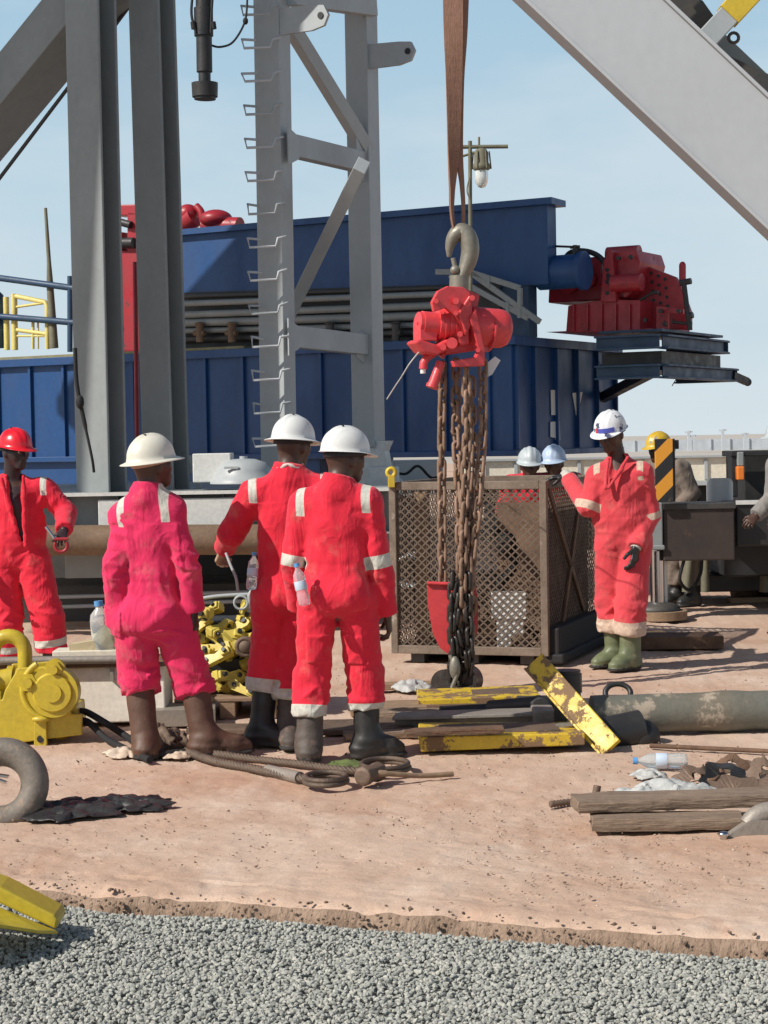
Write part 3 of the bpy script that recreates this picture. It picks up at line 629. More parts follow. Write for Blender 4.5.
worn('edge_face', (.36, .25, .18), (.22, .15, .105), 9, .95, 0, 1.0, bscale=45, bdist=.02, stretch=(1, 1, .4))
mi = np.zeros((nx-1, ny-1), int); mi[:, :3] = 1
o = link_mesh('concrete_pad', np_mesh('concrete_pad', Vg.reshape(-1, 3), Fg, [MATS['pad_dirt'], MATS['edge_face']], mi=mi.ravel())); tag(o, kind='structure')
worn('far_soil', (.47, .43, .38), (.42, .38, .33), .02, .95); g = MB(); g.add([(-4000, 60, -.16), (4000, 60, -.16), (4000, 5000, -.16), (-4000, 5000, -.16)], [(0, 1, 2, 3)])
g.add([(-4000, -60, -.17), (4000, -60, -.17), (4000, 60, -.17), (-4000, 60, -.17)], [(0, 1, 2, 3)])
tag(g.build('ground', MATS['far_soil']), kind='structure')
# stones
ICO = MB(); t = (1+5**.5)/2
IV = np.array([(-1, t, 0), (1, t, 0), (-1, -t, 0), (1, -t, 0), (0, -1, t), (0, 1, t), (0, -1, -t), (0, 1, -t), (t, 0, -1), (t, 0, 1), (-t, 0, -1), (-t, 0, 1)])/math.hypot(1, t)
IF = np.array([(0,11,5),(0,5,1),(0,1,7),(0,7,10),(0,10,11),(1,5,9),(5,11,4),(11,10,2),(10,7,6),(7,1,8),(3,9,4),(3,4,2),(3,2,6),(3,6,8),(3,8,9),(4,9,5),(2,4,11),(6,2,10),(8,6,7),(9,8,1)])
def stones(name, pos, size, mat, flat=(.55, .95), jit=.28, rng=RNG):
    n = len(pos); V = IV[None]*(1+jit*(rng.random((n, 12, 1))*2-1)); V = V*np.stack([rng.uniform(.75, 1.3, n), rng.uniform(.7, 1.1, n), rng.uniform(*flat, n)], -1)[:, None]
    a = rng.random(n)*6.283; tl = rng.normal(0, .5, n); c, s = np.cos(a)[:, None], np.sin(a)[:, None]; ct, st = np.cos(tl)[:, None], np.sin(tl)[:, None]
    x, y, z = V[..., 0], V[..., 1]*ct-V[..., 2]*st, V[..., 1]*st+V[..., 2]*ct
    V = np.stack([x*c-y*s, x*s+y*c, z], -1)*np.asarray(size)[:, None, None]+np.asarray(pos)[:, None]
    Fs = (IF[None]+(np.arange(n)*12)[:, None, None]).reshape(-1, 3)
    return link_mesh(name, np_mesh(name, V.reshape(-1, 3), Fs, [mat], smooth=False))
m, nt, b = new_mat('gravel_stone'); geo = N(nt, 'ShaderNodeNewGeometry')
r = ramp(nt, geo.outputs['Random Per Island'], [(0, (.26, .265, .24)), (.4, (.35, .355, .32)), (.75, (.4, .4, .36)), (1, (.47, .455, .4))]); n9 = noise(nt, 90, 4, .7)
k = ramp(nt, n9.outputs[0], [(.3, .75), (.7, 1.15)]).outputs[0]; mm = nt.nodes.new('ShaderNodeMix'); mm.data_type = 'RGBA'; mm.blend_type = 'MULTIPLY'; mm.inputs[0].default_value = 1
nt.links.new(r.outputs[0], mm.inputs[6]); nt.links.new(k, mm.inputs[7]); nt.links.new(mm.outputs[2], b.inputs['Base Color']); b.inputs['Roughness'].default_value = .9
worn('gravel_bed', (.2, .2, .185), (.15, .15, .14), 30, .95, 0, .6, bscale=60); g = MB(); g.add([(-30, -3, -.1), (30, -3, -.1), (30, 8.5, -.1), (-30, 8.5, -.1)], [(0, 1, 2, 3)])
tag(g.build('gravel_bed', MATS['gravel_bed']), kind='structure')
gx, gy = np.meshgrid(np.arange(-2.1, 2.1, .0148), np.arange(4.9, 7.5, .0148), indexing='ij'); gx = gx.ravel(); gy = gy.ravel(); n = len(gx)
gx = gx+RNG.normal(0, .008, n); gy = gy+RNG.normal(0, .008, n); keep = (gy < edge_y(gx)-.004) & (np.abs(gx) < .215*gy+.55); gx, gy = gx[keep], gy[keep]; n = len(gx)
hump = .01*vnoise(np.stack([gx*2.2, gy*2.2, gx*0], -1))-.03*np.exp(-((edge_y(gx)-gy)/.05)**2)
pos = np.stack([gx, gy, -.072+hump+RNG.normal(0, .0035, n)], -1)
o = stones('gravel', pos, RNG.uniform(.0062, .011, n), MATS['gravel_stone']); tag(o, 'grey crushed stone gravel in front of the pad edge', 'gravel', kind='stuff')
# crumbs of dry soil on the pad
m, nt, b = new_mat('soil_crumb'); geo = N(nt, 'ShaderNodeNewGeometry'); r = ramp(nt, geo.outputs['Random Per Island'], [(0, (.14, .095, .068)), (.45, (.27, .18, .125)), (.8, (.42, .3, .22)), (1, (.6, .5, .4))])
nt.links.new(r.outputs[0], b.inputs['Base Color']); b.inputs['Roughness'].default_value = .95
n = 5200; cy = 6.1+(RNG.random(n)**1.5)*8; cx = RNG.uniform(-1, 1, n)*(.22*cy+.3); cl = vnoise(np.stack([cx*1.6, cy*1.6, cx*0+2], -1)); keep = (cy > edge_y(cx)+.01) & (RNG.random(n) < .45+.9*cl); cx, cy = cx[keep], cy[keep]; n = len(cx)
o = stones('soil_crumbs', np.stack([cx, cy, np.full(n, -.001)], -1), RNG.uniform(.002, .0065, n)*(1+.8*(RNG.random(n) > .97)), MATS['soil_crumb'], flat=(.35, .7)); tag(o, 'loose crumbs of dry soil scattered over the pad', 'soil crumbs', kind='stuff')
worn('edge_soil', (.22, .145, .1), (.13, .09, .065), 8, .95)
n = 300; cx = RNG.uniform(-1.9, 1.9, n); cy = edge_y(cx)-.02+RNG.normal(0, .03, n)
o = stones('edge_rubble', np.stack([cx, cy, np.where(cy > edge_y(cx), -.012, RNG.uniform(-.075, -.03, n))], -1), RNG.uniform(.003, .009, n), MATS['edge_soil']); tag(o, 'broken rubble along the crumbling edge of the pad', 'rubble', kind='stuff')
# ------------------------------------------------------------------ rig, tanks, machines, crane
U = Vector((.868, -.497, 0)); Wd = Vector((.497, .868, 0)); L_ = -U
worn('grey_steel', (.26, .28, .28), (.215, .235, .235), 1.5, .5, 0, .05, fine=.06, spot=(.13, .09, .065), spot_at=.70, spot_scale=5, stretch=(1, 1, .5))
worn('pale_steel', (.47, .485, .50), (.44, .455, .47), 1.2, .45, 0, .03, spot=(.3, .25, .2), spot_at=.77, spot_scale=4, fine=.035)
worn('tower_steel', (.38, .405, .41), (.34, .365, .375), 1.4, .48, 0, .05, fine=.05, spot=(.22, .15, .1), spot_at=.72, spot_scale=6, stretch=(1, 1, .4))
worn('dark_steel', (.055, .055, .055), (.08, .07, .06), 6, .55, .2, .2, spot=(.16, .09, .05), spot_at=.68)
worn('black_steel', (.018, .019, .02), (.03, .028, .027), 6, .5, .1, .15)
worn('blue_paint', (.010, .060, .19), (.008, .048, .152), 1.4, .46, 0, .06, spot=(.075, .06, .055), spot_at=.675, spot_scale=4, stretch=(1, 1, .35))
worn('navy_steel', (.018, .055, .12), (.02, .05, .095), 3, .5, 0, .1, spot=(.1, .07, .05), spot_at=.7)
worn('red_machine', (.36, .02, .032), (.27, .016, .024), 2.5, .42, 0, .1, spot=(.07, .04, .035), spot_at=.61, spot_scale=4)
worn('yellow_paint', (.60, .43, .035), (.5, .35, .03), 3, .45, 0, .1, spot=(.14, .1, .06), spot_at=.69)
worn('deck_olive', (.23, .22, .12), (.17, .16, .1), 5, .8)
worn('rust_steel', (.17, .095, .055), (.10, .06, .04), 6, .8, .1, .35, spot=(.26, .15, .08), spot_at=.6, spot_w=.1)
worn('rust_brown', (.20, .13, .08), (.13, .085, .055), 4, .75, .05, .3, spot=(.3, .2, .12), spot_at=.62, spot_w=.1)
worn('cream_paint', (.72, .67, .55), (.64, .59, .47), 3, .55, 0, .1, spot=(.28, .2, .14), spot_at=.68, spot_w=.08)
worn('white_paint', (.66, .66, .63), (.58, .58, .55), 3, .5, 0, .08, spot=(.3, .22, .16), spot_at=.71, spot_w=.06)
worn('wood', (.30, .20, .125), (.22, .145, .09), 3, .85, 0, .5, spot=(.13, .09, .06), spot_at=.62, spot_w=.1, stretch=(1, 6, 6), bscale=18)
worn('olive_pipe', (.18, .17, .11), (.12, .11, .08), 4, .7)
simple('chrome', (.6, .6, .6), .18, 1.); simple('rubber', (.015, .015, .016), .75); simple('orange', (.75, .2, .03), .5)
simple('white_plate', (.7, .7, .68), .5)
# ---- drilling rig: columns, brace, base and an unseen slab added overhead to shade things behind
rig = thing('drilling_rig', 'grey steel drilling rig base with two tall columns and a sloping brace', 'drilling rig', (-2.2, 16.5, 0))
def column(px, w=.36, d=.27, Y=16.5):
    """px: corner between front and right face at picture rows 0 and 430"""
    a, b = P(px[0], 0, Y), P(px[1], 430, Y); e = (a-b)/(a.z-b.z)
    lo = b+e*(1.19-b.z); hi = b+e*(10-b.z); off = -U*(w/2)+Wd*(d/2)
    c = MB(); c.ibeam(lo+off, hi+off, w, d, .03, .04, Wd); c.beam(lo+off, lo+off+Z_*.02, w+.12, d+.12, Wd); return c
c1 = column((97.5, 107.5)); c1.build('column', MATS['grey_steel'], rig, bevel=.012); c2 = column((158, 171), .33, .27, 17.0); c2.build('column', MATS['grey_steel'], rig, bevel=.012)
pn = Vector((0, -1, 0)); b = MB(); o_ = P(0, 78, 17.6); a0, a1 = on_plane(-332, 486, o_, Wd), on_plane(190, -156, o_, Wd); dd_ = (a1-a0).normalized(); upv = Wd.cross(dd_); upv = upv if upv.z > 0 else -upv; b.beam(a0+Wd*.29, a1+Wd*.29, .58, .37, upv); b.build('diagonal_brace', MATS['grey_steel'], rig, bevel=.01)
b = MB(); b.tube([P(-60, 257, 17.6), P(80, 72, 17.6), P(200, -88, 17.6)], .018, 8); b.build('brace_rod', MATS['dark_steel'], rig)
zb = 1.21; b = MB(); Yb = 16.25; xl, xr = P(-70, 487, Yb).x, P(392, 484, Yb).x
b.box(((xl+xr)/2, Yb+.35, zb-.012), (xr-xl, .9, .024)); b.box(((xl+xr)/2, Yb+.12, zb-.20), (xr-xl, .03, .35)); b.box(((xl+xr)/2, Yb+.1, zb-.385), (xr-xl, .24, .02))
for i in range(9): b.box((xl+.25+i*.45, Yb+.05, zb-.2), (.014, .11, .345))
b.build('base_beam', MATS['grey_steel'], rig, bevel=.004)
b = MB(); b.box(((xl+xr)/2, Yb-.105, zb-.008), (xr-xl, .014, .03)); b.build('edge_strip', MATS['white_paint'], rig)
q0, q1 = P(98, 500, Yb-.08), P(246, 527, Yb-.08); b = MB(); b.box(((q0.x+q1.x)/2, Yb-.06, (q0.z+q1.z)/2), (q1.x-q0.x, .05, q0.z-q1.z)); b.build('side_plate', MATS['white_paint'], rig, bevel=.006)
b = MB(); b.box(((xl+xr)/2+.2, 19.4, zb-.06), (xr-xl+.5, 5.0, .06)); b.build('deck_plate', MATS['grey_steel'], rig)
b = MB(); b.box(((xl+xr)/2+.2, 21.95, .55), (xr-xl+.5, .06, 1.08)); b.build('skid_wall', MATS['dark_steel'], rig)
fl = [(-13.5, 10.65), (-8.9, 12.87), (-4.6, 14.9), (-4.6, 17.4), (-8.9, 17.4), (-8.9, 24.3), (-1.2, 24.3), (-1.2, 30), (-14, 30)]; b = MB(); b.prism(fl, (0, 0, 10), X_, Y_, Z_*.3)  # added slab out of view, outlined to shade tank and columns
for i in range(5): b.ibeam((-13+i*2.8, 24.6 if i > 1 else 15.5, 9.85), (-13+i*2.8, 29.5, 9.85), .2, .29, .02, .012)
b.build('added_shade_slab', MATS['dark_steel'], rig)
for px0, px1, py in ((66, 132, 566), ):
    b = MB(); p0, p1 = P(px0, py, 16.6), P(px1, py, 16.6); b.box(((p0.x+p1.x)/2, 16.6, p0.z), (p1.x-p0.x, .1, .21)); b.build('hanger_plate', MATS['grey_steel'], rig, bevel=.005)
b = MB(); b.box((-1.3, 17.6, .16), (5.2, .2, .32)); b.box((-1.3, 18.6, .16), (5.2, .2, .32)); b.build('skid_runner', MATS['dark_steel'], rig)
for py0, py1 in ((607, 601), (597, 592)):
    b = MB(); b.tube([P(55, py0, 16.9), P(250, py1, 16.9)], .018, 8); b.build('lower_pipe', MATS['pale_steel'], rig)
b = MB(); b.tube([P(-60, 541, 15.95), P(340, 539, 15.95)], .128, 28); tag(b.build('brown_pipe', MATS['rust_brown'], loc=P(140, 541, 15.95)), 'thick rusty brown pipe lying along the rig base behind the men', 'pipe')
b = MB(); b.tube(spline([P(75, 348, 16.2), P(77, 385, 16.2), P(85, 425, 16.2), P(92, 458, 16.2), P(94, 472, 16.25)], 6), [.018]*13+[.012]*12, 8); b.ell(P(80, 402, 16.18), (.035, .035, .06))
tag(b.build('cable', MATS['rubber'], loc=P(92, 458, 16.2)), 'black cable hanging down the front of the left grey column', 'cable')
b = MB(); b.tube([P(135, 262, 17.6), P(137.5, 462, 17.6)], .022, 10); tag(b.build('red_pipe', MATS['red_machine'], loc=P(137, 440, 17.6)), 'thin dark red pipe standing beside the right grey column', 'pipe')
# boxes on the base
b = MB(); p = P(212, 484, 16.5); b.box(p+vec(0, .2, .14), (.33, .4, .25)); tag(b.build('steel_box', MATS['white_paint'], loc=p, bevel=.008), 'pale grey box standing on the rig base beside the ladder tower', 'box')
b = MB(); p = P(245, 484, 16.2); b.lathe([(.01, .215), (.10, .21), (.19, .18), (.24, .11), (.25, .05), (.29, .035), (.295, .0)], p+vec(-.03, .3, .0), Z_, 36); b.cyl(p+vec(-.03, .3, .2), p+vec(-.03, .3, .235), .035, n=14); b.box(p+vec(-.12, .07, .14), (.12, .02, .02)); tag(b.build('domed_cover', MATS['tower_steel'], loc=p), 'pale domed metal cover lying on the rig base behind the men', 'cover')
b = MB(); p = P(197, 462, 17.4); b.box(p+vec(0, 0, -.02), (.16, .03, .17)); b.box(p+vec(0, .1, -.19), (.05, .05, .26)); tag(b.build('instrument_panel', MATS['white_paint'], loc=p+vec(0, 0, -.3), bevel=.004), 'small pale panel on a stalk standing on the rig base', 'panel')
# ---- ladder tower
Yt = 17.3; tw = thing('ladder_tower', 'pale grey steel tower with bent rungs up its left leg', 'tower', P(272, 470, Yt))
def leg(pxs, w, d, Y, zlo):
    a, b_ = P(pxs[0], 0, Y), P(pxs[1], 430, Y); e = (a-b_)/(a.z-b_.z); off = -U*(w/2)+Wd*(d/2)
    lo, hi = b_+e*(zlo-b_.z)+off, b_+e*(9-b_.z)+off; m = MB(); m.beam(lo, hi, w, d, Wd); return m, lo, hi
Yr = 18.7; m, lA, hA = leg((278, 285), .27, .2, Yt, 1.22); m.build('leg', MATS['tower_steel'], tw, bevel=.008)
m, lB, hB = leg((366, 374), .25, .22, Yr, 1.55); m.build('leg', MATS['tower_steel'], tw, bevel=.008)
def brace(pa, pb, h, t=.12, Ya=Yt+.1, Yb_=Yr+.1):
    m = MB(); m.beam(P(pa[0], pa[1], Ya), P(pb[0], pb[1], Yb_), t, h, Z_ if abs(pa[1]-pb[1]) < 60 else Vector((.5, .3, 1))); m.build('cross_brace', MATS['tower_steel'], tw, bevel=.006)
brace((284, 144), (364, 163), .2); brace((286, 336), (366, 345), .2); brace((250, -40), (368, 152), .13); brace((362, 165), (291, 312), .19); brace((290, -6), (372, 6), .2)
for (x, y, Y, sg) in ((288, 146, Yt+.02, 1), (288, 337, Yt+.02, 1), (364, 165, Yr+.02, -1), (364, 347, Yr+.02, -1), (364, 150, Yr+.02, -1)):
    m = MB(); o = P(x, y, Y); m.prism([(-.02, -.17), (.2*sg, -.1), (.2*sg, .1), (-.02, .17)], o+U*.005*sg, Wd*.8, Z_, U*.014); m.build('gusset_plate', MATS['tower_steel'], tw, bevel=.003)
for (x, y, Y) in ((283, 21, Yt), (372, 56, Yr)):
    m = MB(); o = P(x, y, Y); s = Y/1900; pl = [(-.06, -.12), (.3, -.12), (.43, -.09), (.475, 0), (.43, .09), (.3, .105), (-.06, .12)]
    m.prism(pl, o, U, Z_, Wd*.035); m.build('lug', MATS['tower_steel'], tw, bevel=.005)
    m = MB(); c = o+U*.40; m.cyl(c-Wd*.01, c+Wd*.045, .03, n=16); m.build('lug_pin', MATS['black_steel'], tw)
for i in range(15):
    y = 6+33.2*i; x = 253+12*y/430; d = random.uniform(-3, 3); m = MB(); Yq = Yt-.03
    m.tube([P(x+26, y-2, Yq+.02), P(x+18, y+d*.4, Yq-.05), P(x+16, y+8, Yq-.06), P(x-10, y+9, Yq-.06), P(x-12-d*.5, y+d*.5, Yq-.02), P(x+1, y+1, Yq+.06)], .0125, 7)
    m.build('ladder_rung', MATS['pale_steel'] if i % 3 else MATS['tower_steel'], tw)
o = P(371, 441, Yr); m = MB(); m.prism([(-.17, 0), (.17, 0), (.12, -.1), (.16, -.3), (.30, -.42), (-.30, -.42), (-.16, -.3), (-.12, -.1)], o+Wd*.05, U, Z_, Wd*.1); m.box(o+vec(0, .1, -.435), (.8, .5, .03)); m.build('base_gusset', MATS['white_paint'], tw, bevel=.006)
b = MB(); o = P(384, 500, 18.0); b.box(o+vec(0, .4, -.12), (.3, .6, .86)); tag(b.build('base_pedestal', MATS['white_paint'], loc=o, bevel=.01), 'white steel pedestal under the right leg of the ladder tower', 'pedestal')
b = MB(); o = P(418, 474, 20.5); b.box(o+vec(0, .2, 0), (.55, .4, .3)); b.box(o+vec(0, -.02, 0), (.48, .03, .24)); tag(b.build('grey_cabinet', MATS['tower_steel'], loc=o, bevel=.01), 'grey cabinet under the tank behind the mesh cage', 'cabinet')
b = MB(); b.tube(spline([P(388, 470, 19), P(405, 474, 19), P(418, 466, 19), P(432, 478, 19), P(446, 472, 19)], 6), .014, 7); tag(b.build('black_hose', MATS['rubber'], loc=P(405, 474, 19)), 'black hose sagging behind the top of the mesh cage', 'hose')
# ---- grey sloping mast leg in the upper right
d0, d1 = P(390, -194, 12.0), P(1090, 466, 12.0); ax = (d1-d0).normalized(); upb = Vector((-ax.z, 0, ax.x)); upb = upb if upb.z > 0 else -upb
ml = thing('mast_leg', 'big pale grey steel beam sloping down across the upper right', 'beam', P(720, 60, 12))
b = MB(); hb = .575; b.beam(d0+Y_*.1, d1+Y_*.1, .2, hb, upb); b.build('web', MATS['pale_steel'], ml, bevel=.006)
for s_ in (1, -1):
    b = MB(); c_ = upb*s_*(hb/2+.012); b.beam(d0+Y_*.1+c_, d1+Y_*.1+c_, .25, .022, upb); b.build('flange', MATS['pale_steel'], ml, bevel=.003)
b = MB(); k = upb*.47+Y_*.95; b.beam(d0+k, d1+k, .3, .3, upb); b.build('rear_chord', MATS['grey_steel'], ml, bevel=.006)
for px, py in ((706, 40), (800, 128), (600, -60)):
    o = P(px, py, 12.25); b = MB(); b.beam(o-upb*.06, o+upb*.42, .14, .14, ax); b.build('post', MATS['tower_steel'], ml, bevel=.006)
    b = MB(); b.beam(o+upb*.2, o+upb*.62, .16, .16, ax); b.cyl(o+upb*.63-ax*.1, o+upb*.63+ax*.1, .06, n=14); b.build('post_sleeve', MATS['yellow_paint'], ml, bevel=.006)
    b = MB(); b.tube(arc(o+ax*.12+upb*.13, ax, upb, .032, 0, 360, 14)[:-1], .011, 7, closed=True); b.build('eye_ring', MATS['dark_steel'], ml)
    b = MB(); q = o+Y_*.4+upb*.1; b.prism([(-.75, .0), (-.2, .18), (-.05, .15), (.02, 0)], q, ax, upb, Y_*.3); b.build('gusset', MATS['dark_steel'], ml)
# ---- hydraulic cylinder hanging top left
hy = thing('hanging_cylinder', 'black hydraulic cylinder hanging down in front of the sky', 'cylinder', P(205, 60, 15)); Yh = 15
b = MB(); b.cyl(P(199, -330, Yh), P(204.5, 72, Yh), .062, n=24); b.cyl(P(203.4, 8, Yh), P(203.8, 36, Yh), .075, n=24); b.build('barrel', MATS['black_steel'], hy, bevel=.004)
b = MB(); b.cyl(P(204.5, 72, Yh), P(204.7, 84, Yh), .048, n=20); b.cyl(P(204.7, 83, Yh), P(205, 97, Yh), .104, .1, n=24); b.cyl(P(205, 97, Yh), P(205, 99.5, Yh), .085, n=24); b.cyl(P(214, 87, Yh), P(217.5, 87.5, Yh), .014, n=10); b.build('end_fitting', MATS['black_steel'], hy, bevel=.006)
for x0 in (193, 213):
    b = MB(); b.tube(spline([P(x0, -10, Yh-.02), P(x0-1.5, 14, Yh-.05), P(x0+3 if x0 < 200 else x0-2, 33, Yh-.06)], 5), .011, 7); b.cyl(P(x0, 22, Yh-.05), P(x0+1, 29, Yh-.05), .022, n=10); b.build('port_hose', MATS['rubber'], hy)
b = MB(); b.tube(spline([P(210, 45, Yh), P(220, 47, Yh+.1), P(233, 42, Yh+.3), P(244, 24, Yh+.5), P(247, 5, Yh+.6), P(247, -30, Yh+.7)], 6), .009, 7); b.ell(P(245.5, 21, Yh+.5), (.022, .022, .03)); b.build('hose', MATS['rubber'], hy)
# ---- blue tank
A0 = vec(*P(513, 456, 30.0)); zb0 = A0.z; H0 = P(513, 336, 30).z-zb0
tk = thing('blue_tank', 'long blue steel tank with vertical ribs and pale marks on its end', 'tank', (A0.x, A0.y, zb0))
Lt, Rt = 12.5, 4.25
def K(s, t, z): return vec(A0.x, A0.y, zb0)+L_*s+Wd*t+Z_*z
b = MB(); b.prism([(0, 0), (Lt, 0), (Lt, Rt), (0, Rt)], K(0, 0, 0), L_, Wd, Z_*H0)
for i in range(int(Lt/.78)): b.beam(K(.39+i*.78, -.03, .07), K(.39+i*.78, -.03, H0-.1), .07, .055, U)
for t in (.1, .75, 1.6, 2.45, 3.3, 4.1): b.beam(K(-.03, t, .1), K(-.03, t, H0-.14), .055, .09, U)
b.build('shell', MATS['blue_paint'], tk, bevel=.008)
b = MB(); b.beam(K(-.1, -.06, H0-.07), K(Lt, -.06, H0-.07), .12, .14); b.beam(K(-.06, -.12, H0-.07), K(-.06, Rt, H0-.07), .12, .14); b.beam(K(-.1, -.06, .045), K(Lt, -.06, .045), .12, .09); b.beam(K(-.06, -.12, .045), K(-.06, Rt, .045), .12, .09); b.build('rim', MATS['blue_paint'], tk, bevel=.006)
nE = U
def endp(px, py): return on_plane(px, py, K(-.012, 0, 0), U)
def mark(pts):
    m = MB(); q = [endp(*p) for p in pts]; m.add(q+[p+U*.012 for p in q], [tuple(range(len(q)))[::-1], tuple(range(len(q), 2*len(q)))]+[(i, (i+1) % len(q), len(q)+(i+1) % len(q), len(q)+i) for i in range(len(q))]); m.build('mark', MATS['white_plate'], tk)
mark(((550.5, 390), (556.5, 390), (557, 415), (551, 415))); mark(((550, 422), (559, 421), (559.5, 440), (555, 440), (555, 438), (550, 437))); mark(((572, 393), (582, 392), (576.5, 419)))
b = MB(); b.prism([(3.6, .02), (Lt, .02), (Lt, .3), (3.6, .3)], vec(A0.x, A0.y, .02), L_, Wd, Z_*(zb0-.025)); b.build('skid_base', MATS['blue_paint'], tk)
for s in (1.0, 4.5, 8.5):
    for t in (.5, 3.9):
        b = MB(); b.beam(vec(*K(s, t, 0).xy, 0), K(s, t, -.003), .16, .16, Wd); b.build('leg', MATS['navy_steel'], tk)
b = MB(); b.beam(K(5.0, .35, H0+.02), K(Lt, .35, H0+.02), .9, .05); b.build('walkway', MATS['deck_olive'], tk)
# box girder over the tank
gO = K(0, .35, 0); nF = -Wd
gr = thing('box_girder', 'deep blue box girder lying above the tank with a flanged top', 'girder', K(2, .8, H0))
gt = on_plane(547, 205, gO, nF); gb = on_plane(547, 284, gO, nF); gl = on_plane(150, 216, gO, nF); hG = gt.z-gb.z; e = (gl-gt); e.z = 0; lG = e.length
b = MB(); b.prism([(0, 0), (lG, 0), (lG, .34), (0, .34)], vec(gt.x, gt.y, gb.z), L_, Wd, Z_*hG); b.build('web', MATS['blue_paint'], gr, bevel=.01)
b = MB(); b.prism([(-.14, -.14), (lG, -.12), (lG, .46), (-.12, .46)], vec(gt.x, gt.y, gt.z+.002), L_, Wd, Z_*.1); b.build('flange', MATS['blue_paint'], gr, bevel=.008)
for s in (.6, 4.5): b = MB(); p = vec(gt.x, gt.y, 0)+L_*s+Wd*.17; b.beam(vec(p.x, p.y, zb0+H0+.0), vec(p.x, p.y, gb.z-.002), .5, .3, Wd); b.build('support', MATS['navy_steel'], gr)
bc = on_plane(546, 273, gO+Wd*.3, nF); b = MB(); b.cyl(bc+L_*.1, bc+U*.62, .27, n=32); b.cyl(bc+U*.61, bc+U*.68, .31, n=32); b.build('pipe_stub', MATS['blue_paint'], gr, bevel=.01)
b = MB(); p = on_plane(549, 246, gO+Wd*.3, nF); q = on_plane(575, 247, gO+Wd*.3, nF); b.ell(p, (.07, .07, .07)); b.tube([p, q], .018, 8); b.cyl(q-Z_*.2, q+Z_*.03, .035, n=10); b.cyl(q-U*.08, q+U*.08, .025, n=8); b.build('valve_lever', MATS['black_steel'], gr)
# pipe rack between tank and girder
pr = thing('pipe_rack', 'grey pipes and steps running below the blue girder', 'pipe rack', K(4, .2, H0))
for i, (y0, y1, r, mt) in enumerate(((303, 296, .05, 'grey_steel'), (314, 307, .06, 'grey_steel'), (322, 317, .07, 'grey_steel'), (330, 326, .05, 'grey_steel'), (339, 333, .06, 'dark_steel'), (296, 289, .04, 'dark_steel'))):
    o1 = K(0, .05+.05*i, 0); b = MB(); b.tube([on_plane(178, y0+1, o1, nF), on_plane(440+i*6, y1-2, o1, nF)], r, 12); b.build('pipe', MATS[mt], pr)
o1 = K(0, .32, 0); b = MB(); p0, p1 = on_plane(170, 293, o1, nF), on_plane(500, 283, o1, nF); p2, p3_ = on_plane(500, 338, o1, nF), on_plane(170, 352, o1, nF); b.add([p0, p1, p2, p3_]+[q+Wd*.03 for q in (p0, p1, p2, p3_)], [(0,1,2,3), (7,6,5,4), (0,4,5,1), (1,5,6,2), (2,6,7,3), (3,7,4,0)]); b.build('dark_shade_panel', MATS['black_steel'], pr)  # dark sheet added in place of machinery shade behind the pipes
o1 = K(0, -.1, 0)
for a, c in (((470, 272), (540, 322)), ((450, 275), (528, 318)), ((470, 272), (520, 288)), ((520, 288), (520, 318)), ((489, 276), (489, 288)), ((508, 302), (508, 318)), ((436, 272), (470, 272))):
    b = MB(); b.beam(on_plane(*a, o1, nF), on_plane(*c, o1, nF), .06, .09, Vector((0, 0, 1)) if a[0] != c[0] else Wd); b.build('rail', MATS['grey_steel'], pr, bevel=.006)
for i, x in enumerate((200, 232, 330, 396, 420)):
    b = MB(); q = on_plane(x, 333, K(0, .02, 0), nF); b.cyl(q-Z_*.16, q+Z_*.14, .07, n=12); b.cyl(q-U*.12, q+U*.1, .05, n=10); b.ell(q+Z_*.16, (.09, .09, .03)); b.build('valve', MATS['rust_brown'] if i < 2 else MATS['dark_steel'], pr)
# red machine on its platform, right end
C0 = P(662, 331, 29.6); pf = thing('machine_platform', 'dark blue steel platform jutting out from the end of the tank', 'platform', C0)
cs = along(C0, Wd, 723); lp_ = (along(C0, L_, 599, 0, 8)-C0).length
for dz, k in ((-.16, 1.0), (-.62, 1.16)):
    b = MB(); s0 = C0+Z_*dz; b.ibeam(s0, s0+(cs-C0)*k, .2, .22, .03, .02); b.ibeam(s0-Wd*.11+U*.0, s0+L_*lp_-Wd*.11, .2, .22, .03, .02)
    b.ibeam(s0+(cs-C0)*k+Wd*.11+U*.05, s0+(cs-C0)*k+L_*lp_+Wd*.11, .2, .22, .03, .02); b.build('frame_beam', MATS['navy_steel'], pf, bevel=.004)
b = MB(); b.prism([(0, 0), (lp_, 0), (lp_, (cs-C0).length), (0, (cs-C0).length)], C0, L_, Wd, Z_*.04); b.build('deck', MATS['navy_steel'], pf)
b = MB(); b.prism([(.05, .1), (lp_, .1), (lp_, (cs-C0).length), (.05, (cs-C0).length)], C0-Z_*.6, L_, Wd, Z_*.3); b.build('underframe', MATS['black_steel'], pf)
e_ = C0+(cs-C0)*1.16-Z_*.62; b = MB(); b.beam(e_, e_+Wd*.5+U*.08-Z_*.1, .1, .12); b.ell(e_+Wd*.55+U*.08-Z_*.11, (.07, .07, .07)); b.build('tow_eye', MATS['black_steel'], pf)
for p_, q_, r_ in ((P(594, 402, 33.6), P(654, 371, 30.6), .15), (P(592, 392, 33.8), P(613, 360, 33), .09)): b = MB(); b.beam(p_, q_, r_, r_); b.build('brace', MATS['black_steel'], pf)
b = MB(); q = P(681, 371, 31); b.tube([q, P(672, 386, 31)], .008, 6); b.build('wire', MATS['black_steel'], pf)
BL = MATS['black_steel']
rm = thing('mud_pump', 'dark red pump set standing on the blue platform', 'pump', C0+Z_*.05); oR = C0+Wd*.25+L_*.1
def fr(px, py, o=None): return on_plane(px, py, oR if o is None else o, nF)
